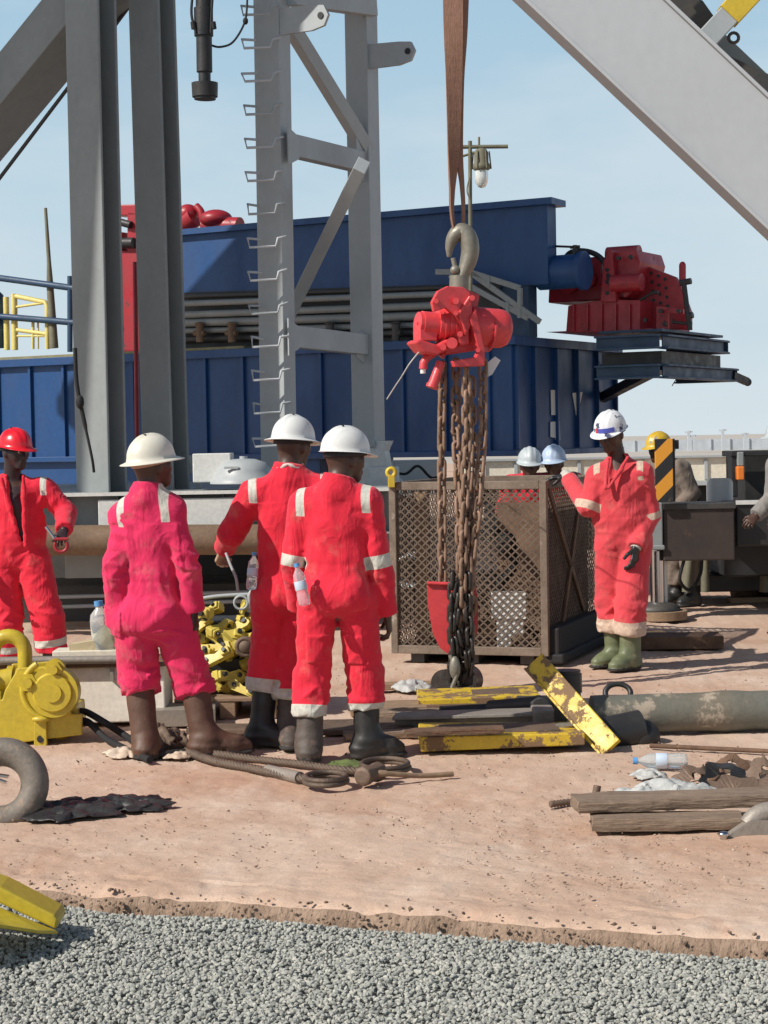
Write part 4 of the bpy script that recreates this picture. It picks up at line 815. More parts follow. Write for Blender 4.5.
def plate(mb, pts, depth, o=None, m=0):
    q = [fr(x, y, o) for x, y in pts]; n = len(q); mb.add(q+[p+Wd*depth for p in q], [tuple(range(n)), tuple(range(n, 2*n))[::-1]]+[(i, n+i, n+(i+1) % n, (i+1) % n) for i in range(n)], m)
b = MB(); plate(b, [(545, 332), (566, 331), (568, 306), (600, 300), (640, 300), (640, 329), (652, 328), (652, 332)], 2.2); b.build('bed', MATS['red_machine'], rm, bevel=.012)
b = MB(); plate(b, [(548, 303), (550, 262), (600, 256), (604, 300)], 1.3, oR+Wd*.3); b.build('gear_case', MATS['red_machine'], rm, bevel=.02)
b = MB(); plate(b, [(600, 302), (603, 262), (608, 250), (612, 250), (616, 302)], .9, oR-Wd*.05); plate(b, [(614, 296), (614, 252), (636, 250), (640, 262), (634, 290), (626, 298)], 1.1, oR+Wd*.1); b.build('power_end', MATS['red_machine'], rm, bevel=.015)
b = MB(); c = fr(627, 283); b.cyl(c-U*.25, c+U*.25, .14, n=20); b.build('crank_cover', MATS['red_machine'], rm, bevel=.01); b = MB(); c = fr(625, 254, oR+Wd*.6); b.cyl(c-U*.3, c+U*.25, .13, n=20); b.build('crank_cover', MATS['red_machine'], rm, bevel=.01)
b = MB(); plate(b, [(634, 328), (636, 262), (675, 277), (680, 285), (690, 312), (690, 330)], .12, oR+Wd*.5); b.build('guard', MATS['red_machine'], rm, bevel=.01)
for i in range(3):
    for j in range(4): b = MB(); c = fr(651+i*7+j*.8, 273+j*9+i*3, oR+Wd*.49); b.cyl(c, c+Wd*.02, .028, n=10); b.build('guard_bolt', MATS['black_steel'], rm)
b = MB(); plate(b, [(656, 306), (683, 309), (683, 314), (668, 313), (668, 329), (656, 329)], .06, oR+Wd*.05); b.build('shield_plate', MATS['red_machine'], rm, bevel=.006)
b = MB()
for (a, c, r) in (((640, 300), (652, 293), .02), ((652, 293), (658, 292), .03), ((684, 284), (690, 330), .04), ((680, 283), (691, 281), .05), ((688, 316), (693, 315), .05), ((672, 322), (692, 324), .025)): b.tube([fr(*a), fr(*c)], r, 10)
b.build('lines', MATS['black_steel'], rm)
b = MB(); a, c = fr(682.5, 282, oR+Wd*.3), fr(682.5, 266, oR+Wd*.3); b.cyl(a, c, .055, n=14); b.ell(c, (.055, .055, .07)); b.build('relief_valve', MATS['red_machine'], rm)
for x in (572, 586, 600, 614, 628):
    b = MB(); plate(b, [(x, 331), (x, 304), (x+2, 304), (x+2, 331)], .05, oR-Wd*.05); b.build('rib', MATS['red_machine'], rm, bevel=.004)
for x, y, r in ((570, 284, .16), (590, 280, .13)):
    b = MB(); c = fr(x, y, oR+Wd*.28); b.cyl(c, c-Wd*.1, r, n=22); b.cyl(c-Wd*.1, c-Wd*.14, r*.45, n=14); b.build('flange_cover', MATS['red_machine'], rm, bevel=.008)
b = MB(); b.tube(spline([fr(562, 262, oR+Wd*.2), fr(572, 252, oR+Wd*.2), fr(590, 252, oR+Wd*.2), fr(604, 262, oR+Wd*.1), fr(611, 284, oR-Wd*.1)], 6), .045, 10); b.build('hose', BL, rm)
for x, y in ((607, 270), (607, 282), (607, 293), (618, 258), (630, 257), (645, 320), (660, 311), (664, 324), (678, 311)):
    b = MB(); c = fr(x, y, oR-Wd*.06); b.cyl(c, c+Wd*.06, .035, n=8); b.build('bolt', BL, rm)
# red engine behind the columns
en = thing('red_engine', 'red engine standing on the tank behind the grey columns', 'engine', K(7.3, 1.4, H0)); oE = K(0, 1.2, 0)
b = MB(); plate(b, [(112, 352), (112, 250), (140, 250), (140, 352)], 1.5, oE); b.build('block', MATS['red_machine'], en, bevel=.03)
b = MB(); plate(b, [(108, 215), (108, 205), (140, 204), (140, 216)], .5, oE); plate(b, [(116, 250), (116, 232), (122, 232), (122, 250)], .3, oE); plate(b, [(127, 252), (127, 212), (138, 212), (138, 252)], .3, oE); b.build('head', MATS['red_machine'], en, bevel=.02)
b = MB(); b.cyl(fr(118, 243, oE-Wd*.05), fr(134, 243, oE-Wd*.05), .1, n=16); b.cyl(fr(120, 222, oE-Wd*.05), fr(131, 225, oE-Wd*.05), .07, n=14); b.build('pipes', MATS['black_steel'], en)
oE2 = K(0, 1.6, 0); b = MB(); c = fr(188, 214, oE2); b.cyl(c-U*.15-Z_*.2, c+U*.15-Z_*.05, .2, n=20); b.ell(c, (.2, .2, .18)); b.tube(spline([fr(196, 206, oE2), fr(201, 212, oE2), fr(203, 222, oE2)], 4), .07, 10); b.ell(fr(216, 219, oE2), (.3, .3, .17)); b.cyl(fr(205, 226, oE2), fr(240, 226, oE2), .16, n=18); b.build('turbo', MATS['red_machine'], en)
# ---- railings, pole, drum on the left end of the tank
worn('yellow_pale', (.68, .58, .2), (.6, .5, .16), 3, .5); oY = K(0, .6, 0); yr = thing('yellow_gate', 'yellow tubular gate on the walkway at far left', 'gate', on_plane(25, 350, oY, nF))
def bar(name, pts, r, mt, par, o=oY, n=8):
    m = MB(); m.tube([on_plane(x, y, o, nF) for x, y in pts], r, n); m.build(name, MATS[mt], par)
for pts, r in ((((6, 297), (7, 350)), .055), (((14, 294), (15, 350)), .06), (((15, 296), (45, 302), (47, 306), (47.5, 349)), .045), (((16, 307), (44, 303)), .025), (((17, 330), (47, 334)), .04), (((33, 321), (33, 349)), .03), (((38, 321), (38, 349)), .02), (((17, 336), (46, 336)), .02)): bar('gate_bar', pts, r, 'yellow_pale', yr)
hr_ = thing('handrail', 'grey pipe handrail along the tank walkway at far left', 'handrail', on_plane(60, 290, oY, nF))
for pts in (((-30, 274), (80, 289)), ((-30, 314), (80, 323))): bar('rail_pipe', pts, .06, 'navy_steel', hr_, K(0, .5, 0))  # rails and stanchions coloured dark to stand in for shade
for x in (-12, 70): bar('stanchion', ((x, 276), (x, 352)), .05, 'navy_steel', hr_, K(0, .5, 0))
b = MB(); b.tube([on_plane(45.5, 208, oY, nF), on_plane(49, 262, oY, nF), on_plane(50, 285, oY, nF), on_plane(54, 348, oY, nF)], [.03, .04, .065, .085], 12); tag(b.build('bent_pole', MATS['olive_pipe'], loc=on_plane(54, 348, oY, nF)), 'tall thin weathered pole leaning up beside the yellow gate', 'pole')
b = MB(); c = on_plane(-6, 348, oY, nF); b.lathe([(.2, 0), (.24, .02), (.24, .3), (.25, .33), (.24, .36), (.24, .75), (.2, 1.0), (.08, 1.12), (.02, 1.14)], c, Z_, 24); tag(b.build('blue_drum', MATS['navy_steel'], loc=c), 'dark blue drum at the left edge beside the yellow gate', 'drum')
# ---- lamp
Yl = 24; lp = thing('floodlight', 'caged glass lamp on a bracket above the blue girder', 'lamp', P(470, 205, Yl))
b = MB(); b.tube([P(470.5, 300, Yl), P(470, 141, Yl)], .026, 10); b.tube([P(460, 147, Yl), P(508, 146.5, Yl)], .025, 8); b.tube([P(463, 156, Yl), P(480, 151, Yl)], .016, 8); b.tube([P(479, 137, Yl), P(479, 147, Yl)], .014, 8); b.tube(spline([P(470, 200, Yl-.05), P(467, 190, Yl-.05), P(470, 175, Yl-.04)], 5), .009, 6); b.build('bracket', MATS['olive_pipe'], lp)
b = MB(); b.lathe([(.03, .26), (.07, .24), (.09, .2), (.09, .08), (.11, .05), (.11, 0), (.085, -.02)], P(481.5, 169, Yl), Z_, 20)
for i in range(6): a = i*math.pi/3; c = P(481.5, 169, Yl); b.tube([c+vec(math.cos(a)*.1, math.sin(a)*.1, .22), c+vec(math.cos(a)*.12, math.sin(a)*.12, 0)], .01, 5)
b.build('lamp_housing', MATS['olive_pipe'], lp)
b = MB(); b.lathe([(.08, 0), (.085, -.08), (.075, -.16), (.045, -.21), (.01, -.225)], P(481.5, 170, Yl), Z_, 20); b.build('lamp_glass', simple('lamp_glass', (.8, .82, .78), .1, 0, .35), lp)
# ---- cream truck bed behind
Yk = 27; k0, k1 = P(470, 469, Yk), P(742, 467, Yk); zt, zl = P(700, 457.5, Yk).z, P(700, 481, Yk).z
tr = thing('flatbed_truck', 'cream sided flatbed truck parked behind the cage and crane', 'truck', (k0.x, Yk, 0)); xc, xw = (k0.x+k1.x)/2, k1.x-k0.x
b = MB(); b.box((xc, Yk, (zt+zl)/2), (xw, .06, zt-zl)); b.box((xc, Yk+2.3, (zt+zl)/2), (xw, .06, zt-zl)); b.box((xc, Yk+1.15, zl+.04), (xw-.01, 2.2, .08)); b.build('bed', MATS['cream_paint'], tr, bevel=.008)
b = MB(); b.box((xc, Yk-.035, zt+.015), (xw+.06, .11, .035)); b.box((xc, Yk-.035, zl-.03), (xw+.02, .1, .06))
for i in range(9): b.box((k0.x+.2+i*xw/8.6, Yk-.045, (zt+zl)/2), (.05, .028, zt-zl-.05))
b.build('bed_rail', MATS['tower_steel'], tr, bevel=.004)
b = MB(); b.box((xc, Yk+.6, zl-.2), (xw, .12, .22)); b.box((xc, Yk+1.7, zl-.2), (xw, .12, .22)); b.box((xc+.4, Yk+.3, zl-.38), (.9, .5, .4)); b.box((xc-.9, Yk+.3, zl-.42), (.3, .5, .3)); b.build('chassis', MATS['black_steel'], tr, bevel=.01)
for x in (k0.x+.7, k0.x+1.7, k1.x-.7):
    w_ = MB(); w_.lathe([(.2, -.13), (.44, -.13), (.5, -.08), (.5, .08), (.44, .13), (.2, .13)], (x, Yk+.35, .48), Y_, 30); wo = w_.build('wheel', MATS['rubber'], tr); w_ = MB(); w_.lathe([(.05, -.1), (.2, -.08), (.26, -.115), (.26, .1), (.05, .1)], (x, Yk+.35, .48), Y_, 24); w_.build('rim', MATS['tower_steel'], wo)
# ---- crane with its outrigger, at the right edge
cr = thing('mobile_crane', 'dark mobile crane at the right edge standing on its outrigger', 'crane', (2.6, 16.8, 0)); Yj = 16.6
def bxp(mb, x0, y0, x1, y1, Y, d, m=0):
    a, c = P(x0, y0, Y), P(x1, y1, Y); mb.box(((a.x+c.x)/2, Y+d/2, (a.z+c.z)/2), (abs(c.x-a.x), d, abs(a.z-c.z)), None, m)
worn('dark_rust', (.06, .042, .034), (.035, .028, .026), 5, .6, .1, .2, spot=(.14, .08, .05), spot_at=.64)
b = MB(); bxp(b, 663, 507, 735, 560, Yj, .42); b.build('outrigger_beam', MATS['dark_rust'], cr, bevel=.012)
b = MB(); bxp(b, 662.5, 504, 736, 508.5, Yj-.02, .5); b.build('outrigger_cap', MATS['dark_steel'], cr, bevel=.004)
b = MB(); bxp(b, 650, 503, 663, 547, Yj-.03, .34); bxp(b, 648, 545.5, 665, 550, Yj-.04, .36); b.build('jack_sleeve', MATS['grey_steel'], cr, bevel=.01)
jc = P(657, 560, Yj+.12); b = MB(); b.cyl(vec(jc.x, jc.y, .09), vec(jc.x, jc.y, .6), .062, n=24); b.build('jack_ram', MATS['chrome'], cr)
b = MB(); b.cyl(vec(jc.x+.05, jc.y+.1, .07), vec(jc.x+.05, jc.y+.1, .6), .055, n=20); b.build('jack_guide', MATS['white_paint'], cr)
b = MB(); b.lathe([(.06, .05), (.15, .035), (.2, .0), (.2, -.02)], (jc.x, jc.y, .10), Z_, 24); b.build('jack_foot', MATS['dark_steel'], cr)
b = MB(); bxp(b, 736, 503, 830, 545, Yj+.15, .8); bxp(b, 725, 545, 830, 575, Yj+.9, 1.2); bxp(b, 690, 575, 830, 590, Yj+1.5, .8); b.build('chassis', MATS['black_steel'], cr, bevel=.015)
b = MB(); bxp(b, 736, 500.5, 830, 503, Yj+.13, .015); b.build('deck_edge', MATS['white_paint'], cr)
b = MB(); bxp(b, 731, 452, 738, 497, Yj+1.6, .2); bxp(b, 744, 455, 830, 505, Yj+2.2, 1.0); bxp(b, 731, 451, 830, 455, Yj+1.58, .5); b.build('cab_frame', MATS['black_steel'], cr, bevel=.01)
b = MB(); bxp(b, 737.5, 452, 744, 466, Yj+1.55, .1); b.build('mirror_bracket', MATS['grey_steel'], cr, bevel=.01)
b = MB(); bxp(b, 737.5, 466.5, 744.5, 480, Yj+1.5, .12); b.build('reflector', MATS['orange'], cr, bevel=.01)
b = MB(); bxp(b, 683, 495, 698, 507, Yj+1.2, .3); b.build('step_box', MATS['white_paint'], cr, bevel=.01)
b = MB(); bxp(b, 681, 493, 699, 496, Yj+1.18, .34); bxp(b, 697.5, 493, 700, 508, Yj+1.18, .3); b.build('step_frame', MATS['black_steel'], cr, bevel=.005)
for x, z0 in ((690, 600), (705, 594), (764, 596)):
    b = MB(); b.tube([P(x, 556, Yj+1.2), P(x-4 if x < 700 else x, 592, Yj+1.2)], .04, 10); b.build('strut', MATS['olive_pipe'], cr)
b = MB(); b.tube(spline([P(684, 560, Yj+.6), P(680, 580, Yj+.6), P(690, 590, Yj+.7), P(700, 575, Yj+.8), P(702, 560, Yj+.8)], 6), .016, 7); b.build('hose', MATS['rubber'], cr)
for x, Y in ((3.9, 18.3), (4.9, 17.9)):
    w_ = MB(); w_.lathe([(.22, -.16), (.46, -.16), (.53, -.1), (.53, .1), (.46, .16), (.22, .16)], (x, Y, .52), Y_, 32); wo = w_.build('wheel', MATS['rubber'], cr); w_ = MB(); w_.lathe([(.05, -.12), (.22, -.1), (.27, -.14), (.27, .1)], (x, Y, .52), Y_, 24); w_.build('rim', MATS['tower_steel'], wo)
# striped board on the outrigger
m, nt, b_ = new_mat('hazard_stripes'); tc = N(nt, 'ShaderNodeTexCoord'); sx = N(nt, 'ShaderNodeSeparateXYZ'); nt.links.new(tc.outputs['Object'], sx.inputs[0])
ml_ = N(nt, 'ShaderNodeMath', operation='MULTIPLY_ADD'); ml_.inputs[1].default_value = -1.0; nt.links.new(sx.outputs['X'], ml_.inputs[0]); nt.links.new(sx.outputs['Z'], ml_.inputs[2])
mo = N(nt, 'ShaderNodeMath', operation='MULTIPLY'); mo.inputs[1].default_value = 3.35; nt.links.new(ml_.outputs[0], mo.inputs[0]); fr_ = N(nt, 'ShaderNodeMath', operation='FRACT'); nt.links.new(mo.outputs[0], fr_.inputs[0])
rr = ramp(nt, fr_.outputs[0], [(.49, (.7, .3, .03)), (.51, (.02, .02, .022))]); nz = noise(nt, 14, 6, .7); kk = ramp(nt, nz.outputs[0], [(.6, 0.), (.72, .6)]).outputs[0]; nt.links.new(mix(nt, kk, rr.outputs[0], (.3, .2, .12)), b_.inputs['Base Color']); b_.inputs['Roughness'].default_value = .5
a, c = P(655, 439, Yj-.1), P(673.5, 503, Yj-.1); sb = thing('striped_board', 'orange and black diagonally striped warning board above the outrigger', 'warning board', (a.x, Yj-.1, c.z))
b = MB(); b.box(((a.x+c.x)/2, Yj-.08, (a.z+c.z)/2+.005), (c.x-a.x, .03, a.z-c.z-.01)); b.build('board', MATS['hazard_stripes'], sb, bevel=.003)
b = MB(); b.box((c.x+.005, Yj-.0, (a.z+c.z)/2+.005), (.04, .12, a.z-c.z-.01)); bxp(b, 672, 440, 679, 449, Yj+.02, .1); b.build('board_post', MATS['black_steel'], sb, bevel=.004)
# seat behind the outrigger
cc = P(720, 490, 17.5); b = MB(); pl = []
for sx_, sy_, a0 in ((1, 1, 0), (-1, 1, 90), (-1, -1, 180), (1, -1, 270)):
    for i in range(6): t = math.radians(a0+i*18); pl.append((sx_*.07+.05*math.cos(t), sy_*.12-.04+.05*math.sin(t)))
b.prism(pl, cc-Z_*.02, X_, Z_, Y_*.03)
for sx_ in (-1, 1): b.tube([cc+vec(sx_*.1, .06, -.05), cc+vec(sx_*.1, .1, -.62)], .015, 8)
b.build('seat_back', MATS['tower_steel'], cr, bevel=.006)
# pads, timbers and pipe by the crane
b = MB(); p = G(655, 627); b.cyl(vec(jc.x, jc.y, .0), vec(jc.x, jc.y, .075), .26, n=28); tag(b.build('jack_pad', MATS['wood'], loc=(jc.x, jc.y, 0), bevel=.01), 'round wooden pad under the crane jack', 'pad')
b = MB(); p = G(683, 650); b.box(p+vec(0, .2, .05), (.64, .36, .095), Matrix.Rotation(-.06, 3, 'Z')); tag(b.build('steel_slab', MATS['rust_steel'], loc=p, bevel=.006), 'brown rusty slab lying flat near the green boots', 'slab')
b = MB(); p = G(640, 640); b.box(p+vec(0, .1, .02), (.5, .5, .04), Matrix.Rotation(.1, 3, 'Z')); tag(b.build('wooden_board', MATS['wood'], loc=p, bevel=.004), 'thin wooden board lying in front of the jack pad', 'board')
b = MB(); b.tube([G(733, 600)+Z_*.12, G(733, 600)+vec(2.2, .2, .12)], .12, 24); b.tube([G(733, 600)+vec(.01, 0, .12), G(733, 600)+vec(2.2, .2, .12)], .1, 20); tag(b.build('pipe_length', MATS['rust_brown'], loc=G(733, 600)), 'short brown pipe lying on the ground beneath the crane', 'pipe')
b = MB(); p = G(760, 602); b.box(p+vec(.5, .1, .02), (1.6, .12, .05), Matrix.Rotation(.08, 3, 'Z')); tag(b.build('loose_plank', MATS['wood'], loc=p), 'loose plank lying under the crane at the right edge', 'plank')
# far off
worn('far_haze_grey', (.5, .53, .56), (.44, .47, .5), .1, .9); random.seed(5)  # grey paled to put distance haze into the colour
b = MB(); p = P(740, 447, 190); b.box((p.x, 190, .55), (26, .4, 1.1))
for i in range(14): b.box((p.x-12.5+i*1.9, 189.7, .6), (.15, .1, 1.25))
tag(b.build('far_wall', MATS['far_haze_grey'], loc=(p.x, 190, 0)), 'long pale wall far away on the horizon at right', 'wall')
for px, hh, lab in ((689, 2.0, 'tiny leftmost far mast above the pale distant wall'), (694, 1.6, 'tiny far mast, second from left above the pale distant wall'), (723, 2.1, 'tiny lone far mast right of the middle of the pale distant wall'), (745, 1.7, 'tiny rightmost far mast above the pale distant wall')):
    p = P(px, 447, 188); b = MB(); b.beam((p.x, 188, 0), (p.x, 188, hh), .25, .25, Y_); b.beam((p.x-.4, 188, hh-.15), (p.x+.4, 188, hh-.1), .15, .15, Y_); tag(b.build('far_mast', MATS['far_haze_grey'], loc=(p.x, 188, 0)), lab, 'mast')
# ------------------------------------------------------------------ sling, hook, chain hoist, cage
worn('webbing', (.29, .155, .105), (.21, .11, .075), 6, .9, 0, .4, stretch=(1, 1, .2), bscale=90)
worn('hook_steel', (.26, .245, .2), (.18, .165, .135), 7, .5, .35, .2, spot=(.2, .14, .09), spot_at=.66)
worn('hoist_red', (.68, .065, .075), (.57, .045, .052), 4, .42, 0, .12, spot=(.16, .06, .05), spot_at=.655, spot_scale=7)
worn('chain_rust', (.30, .19, .135), (.19, .12, .08), 9, .7, .3, .3, spot=(.30, .19, .11), spot_at=.58, spot_w=.08)
worn('chain_black', (.035, .03, .028), (.06, .05, .042), 9, .45, .4, .3)
Yc = 12.0
sl_ = thing('lifting_sling', 'brown webbing sling hanging from above through the pale hook', 'sling', P(457, 60, Yc))
def ribbon(mb, pts, ws, t, nrm):
    V = []; n = len(pts)
    for i, p in enumerate(pts):
        d = (Vector(pts[min(i+1, n-1)])-Vector(pts[max(i-1, 0)])).normalized(); s = d.cross(nrm[i]).normalized(); k = s.cross(d)
        V += [p-s*ws[i]/2-k*t/2, p+s*ws[i]/2-k*t/2, p+s*ws[i]/2+k*t/2, p-s*ws[i]/2+k*t/2]
    Fs = [(3, 2, 1, 0), tuple(range(4*n-4, 4*n))]
    for i in range(n-1):
        for j in range(4): Fs.append((4*i+j, 4*i+(j+1) % 4, 4*i+4+(j+1) % 4, 4*i+4+j))
    mb.add(V, Fs, 0, False)
for k, (pts, ws, ang) in enumerate((
    (((452, -220), (453, 0), (454, 80), (453.5, 150), (452, 190), (452, 215), (456, 232), (462, 228)), (.10, .10, .085, .07, .05, .045, .05, .04), (0, 0, .2, .5, 1.0, 1.2, 1.2, 1.2)),
    (((461, -220), (460, 0), (458, 80), (459, 150), (462, 185), (463.5, 212), (462, 236), (459, 240)), (.09, .09, .07, .055, .045, .04, .045, .04), (.2, .3, .5, .8, 1.1, 1.2, 1.2, 1.2)))):
    P_ = spline([P(x, y, Yc+(.03 if k else -.02)) for x, y in pts], 5); n = len(P_); w_ = np.interp(np.linspace(0, 7, n), range(8), ws); a_ = np.interp(np.linspace(0, 7, n), range(8), ang)
    b = MB(); ribbon(b, P_, w_*(1.3-.3*np.linspace(0, 1, n)), .012, [Vector((math.sin(a), -math.cos(a), 0)) for a in a_]); b.build('strap', MATS['webbing'], sl_)
hoist = thing('chain_hoist', 'red air chain hoist hanging from the brown sling above the cage', 'chain hoist', P(462, 330, Yc))
hk = MB(); pts = [P(x, y, Yc+d) for x, y, d in ((449, 257, 0), (449.5, 248, 0), (452, 240, 0), (456, 234, 0), (461, 231, 0), (466, 234, 0), (469, 241, 0), (470, 251, 0), (468, 262, 0), (464, 272, 0), (461, 281, 0), (459, 292, 0))]
hk.tube(spline(pts, 5), list(np.interp(np.linspace(0, 11, 56), range(12), (.016, .034, .05, .06, .064, .07, .074, .072, .066, .055, .05, .046))), 16, flat=.8); hk.cyl(P(459.5, 276, Yc), P(459, 290, Yc), .062, n=20); hk.cyl(P(453, 258, Yc-.02), P(457, 276, Yc-.02), .016, n=10); hk.ell(P(455, 270, Yc-.03), (.03, .03, .03)); hk.build('top_hook', MATS['hook_steel'], hoist)
HX = Vector((.93, .36, -.07)).normalized(); HD = Vector((-.36, .93, 0)); HZ = HX.cross(HD).normalized()
hc = P(455, 325, Yc)
def hp(x, y, d=0.0): return P(x, y, Yc+(x-455)/158*.36+d)
b = MB(); b.cyl(hp(421, 324), hp(440, 326), .082, n=28); b.cyl(hp(417.5, 323.5), hp(421.5, 324), .074, n=28); b.box(hp(425, 333), (.11, .13, .1), Matrix.Rotation(.35, 3, 'Z')); b.cyl(hp(416.5, 323.5), hp(417.6, 323.5), .012, n=10); b.build('brake_cap', MATS['hoist_red'], hoist, bevel=.008)
b = MB(); b.cyl(hp(436, 325), hp(461, 327), .098, n=32)
for x in (440, 445, 450, 455): b.cyl(hp(x, 326), hp(x+1.2, 326), .106, n=32)
b.build('gear_case', MATS['hoist_red'], hoist, bevel=.004)
b = MB(); b.lathe([(.02, -.02), (.1, -.015), (.125, .0), (.125, .2), (.12, .235), (.105, .262), (.07, .28), (.01, .287)], hp(468, 326), HX, 36); b.cyl(hp(487, 331)-HX*.0, hp(487, 331)+HX*.012, .133, n=36); b.build('motor', MATS['hoist_red'], hoist, bevel=.003)
def hplate(mb, pts, d0, th): q = [hp(x, y, d0) for x, y in pts]; n = len(q); mb.add(q+[p+HD*th for p in q], [tuple(range(n)), tuple(range(n, 2*n))[::-1]]+[(i, n+i, n+(i+1) % n, (i+1) % n) for i in range(n)])
b = MB(); hplate(b, [(432, 302), (438, 291), (448, 286), (463, 287), (470, 292), (474, 320), (466, 336), (455, 316), (446, 308), (434, 312)], -.13, .035); b.build('frame_plate', MATS['hoist_red'], hoist, bevel=.006)
b = MB(); hplate(b, [(440, 300), (444, 288), (462, 287), (480, 295), (478, 306), (470, 330), (458, 320), (448, 310)], .02, .035); b.build('frame_plate', MATS['hoist_red'], hoist, bevel=.006)
b = MB(); hplate(b, [(449, 300), (451, 288), (467, 288), (470, 300), (470, 344), (460, 346), (452, 322)], -.1, .2); b.build('body', MATS['hoist_red'], hoist, bevel=.012)
b = MB(); hplate(b, [(438, 328), (480, 326), (481, 350), (446, 355)], -.04, .12); b.build('chain_pocket', MATS['hoist_red'], hoist, bevel=.01)
b = MB(); hplate(b, [(470, 318), (476, 308), (485, 350), (485, 366), (455, 367), (453, 361), (476, 357), (479, 351)], -.15, .05); b.build('chain_guide', MATS['hoist_red'], hoist, bevel=.006)
b = MB(); hplate(b, [(415, 342), (420, 339), (438, 345), (448, 339), (458, 343), (456, 350), (446, 351), (438, 355), (424, 353)], -.12, .16); b.build('lower_casting', MATS['hoist_red'], hoist, bevel=.012)
for x, y, r in ((456, 301, .02), (472, 298, .018), (456, 313, .016), (452, 343, .035), (436, 301, .016), (443, 347, .02), (460, 334, .018), (478, 350, .015)): b = MB(); b.cyl(hp(x, y, -.17), hp(x, y, -.09), r, n=14); b.build('bolt', MATS['hoist_red'], hoist, bevel=.003)
b = MB(); b.tube([hp(470, 297, -.15), hp(459, 314, -.14), hp(466, 332, -.14)], .012, 8); b.build('strut', MATS['hoist_red'], hoist)
b = MB(); b.tube([hp(434, 353), hp(427, 357), hp(423.5, 363), hp(423, 369)], .026, 12); b.tube([hp(446, 349), hp(441, 357)], .02, 10); b.build('air_elbow', MATS['hoist_red'], hoist)
b = MB(); b.cyl(hp(423, 369), hp(423, 373.5), .017, n=12); b.build('air_nozzle', MATS['white_plate'], hoist)
b = MB(); b.cyl(hp(441, 362, -.03), hp(432.5, 386, -.03), .028, .034, n=14); b.cyl(hp(433, 384.5, -.03), hp(431.8, 388, -.03), .04, n=14); b.build('control_lever', MATS['hoist_red'], hoist, bevel=.004)
b = MB(); c = hp(492, 366, -.05); b.prism([(-.035, -.07), (.0, -.055), (.055, .035), (.02, .06), (-.03, .02)], c, X_, Z_, Y_*.004); b.build('tag', MATS['white_plate'], hoist)
b = MB(); b.tube(spline([hp(419, 352, -.05), P(414, 358, Yc), P(408, 366, Yc+.1), P(402, 376, Yc+.3), P(394, 388, Yc+.8), P(387, 399, Yc+1.2)], 5), .0042, 6); b.build('pull_cord', MATS['white_plate'], hoist)
def chain(mb, pts, pitch=.088, bar=.0125, wid=.03, m=0, rot0=0.0):
    pts = [Vector(p) for p in pts]; L = [0.]
    for a, c in zip(pts, pts[1:]): L.append(L[-1]+(c-a).length)
    n = int(L[-1]/pitch)
    def at(s):
        s = min(max(s, 0), L[-1])
        for i in range(len(L)-1):
            if s <= L[i+1]+1e-9: return pts[i].lerp(pts[i+1], (s-L[i])/max(L[i+1]-L[i], 1e-9))
        return pts[-1]
    for i in range(n+1):
        c = at((i+.5)*pitch); d = (at((i+.5)*pitch+.03)-at((i+.5)*pitch-.03)); d = d.normalized() if d.length > 1e-6 else Vector((0, 0, -1))
        u, v, _ = frame(d, Vector((.3, 1, .05))); a = rot0+(0 if i % 2 else math.pi/2)+random.uniform(-.25, .25); w = u*math.cos(a)+v*math.sin(a); h = pitch/2+bar*1.0-wid*.5
        loop = arc(c+d*h, w, d, wid*.75, 0, 180, 6)+arc(c-d*h, w, d, wid*.75, 180, 360, 6); mb.tube(loop, bar, 7, m, True)
for xs_, off, r0 in ((((443, 365), (441.5, 430), (442, 520), (443, 602)), .04, .3), (((456, 362), (456, 430), (460, 520), (461, 590), (457, 668)), .05, .9), (((466, 366), (467, 440), (463, 530), (462, 600), (458, 668)), -.06, .2), (((483, 362), (483, 430), (477, 520), (468, 590), (463, 668)), .0, .6), (((471, 380), (472, 440), (468, 540), (472, 600), (468, 664)), .09, 1.1)):
    b = MB(); chain(b, [P(x, y, Yc+(off if y < 500 or xs_[0][0] == 443 else min(off, 0)*.4-.075 if y < 660 else -.04)) for x, y in xs_], rot0=r0); b.build('load_chain', MATS['chain_rust'], hoist)
random.seed(21)
for k in range(4):
    x0 = 453+k*5; b = MB(); chain(b, [P(x0, 580+random.uniform(-8, 8), Yc-.09), P(x0-3+random.uniform(-4, 4), 625, Yc-.10), P(x0+random.uniform(-4, 4), 660, Yc-.1), P(454+k*4, 688, Yc-.05)], pitch=.07, rot0=k*.7); b.build('slack_chain', MATS['chain_black'], hoist)
b = MB(); pl = [(427, 583), (452, 584), (476, 587), (478, 600), (478, 630), (472, 646), (462, 654), (448, 654), (440, 648), (433, 634), (428, 606)]
q = [P(x, y, Yc-.03) for x, y in pl]; n = len(q); ctr = P(453, 615, Yc); back = [p+Y_*.17+(ctr-p)*.08 for p in q]
b.add(q+[p+Y_*.02 for p in q], [tuple(range(n)), tuple(range(n, 2*n))[::-1]]+[(i, n+i, n+(i+1) % n, (i+1) % n) for i in range(n)])
b.add([p+Y_*.021 for p in q]+back+[p+Y_*.021+(ctr-p)*.05 for p in q]+[p+(ctr-p)*.05 for p in back], [(i, n+i, n+i+1, i+1) for i in range(2, n-1)]+[(2*n+i, 2*n+i+1, 3*n+i+1, 3*n+i) for i in range(2, n-1)]+[(n-1, 2*n-1, n, 0)])
b.add(back+[p+Y_*.02 for p in back], [tuple(range(n)), tuple(range(n, 2*n))[::-1]]+[(i, n+i, n+(i+1) % n, (i+1) % n) for i in range(n)])
b.tube([q[0]-Y_*.012, q[1]-Y_*.012, q[2]-Y_*.012], .012, 8)
b.build('chain_bucket', MATS['hoist_red'], hoist)
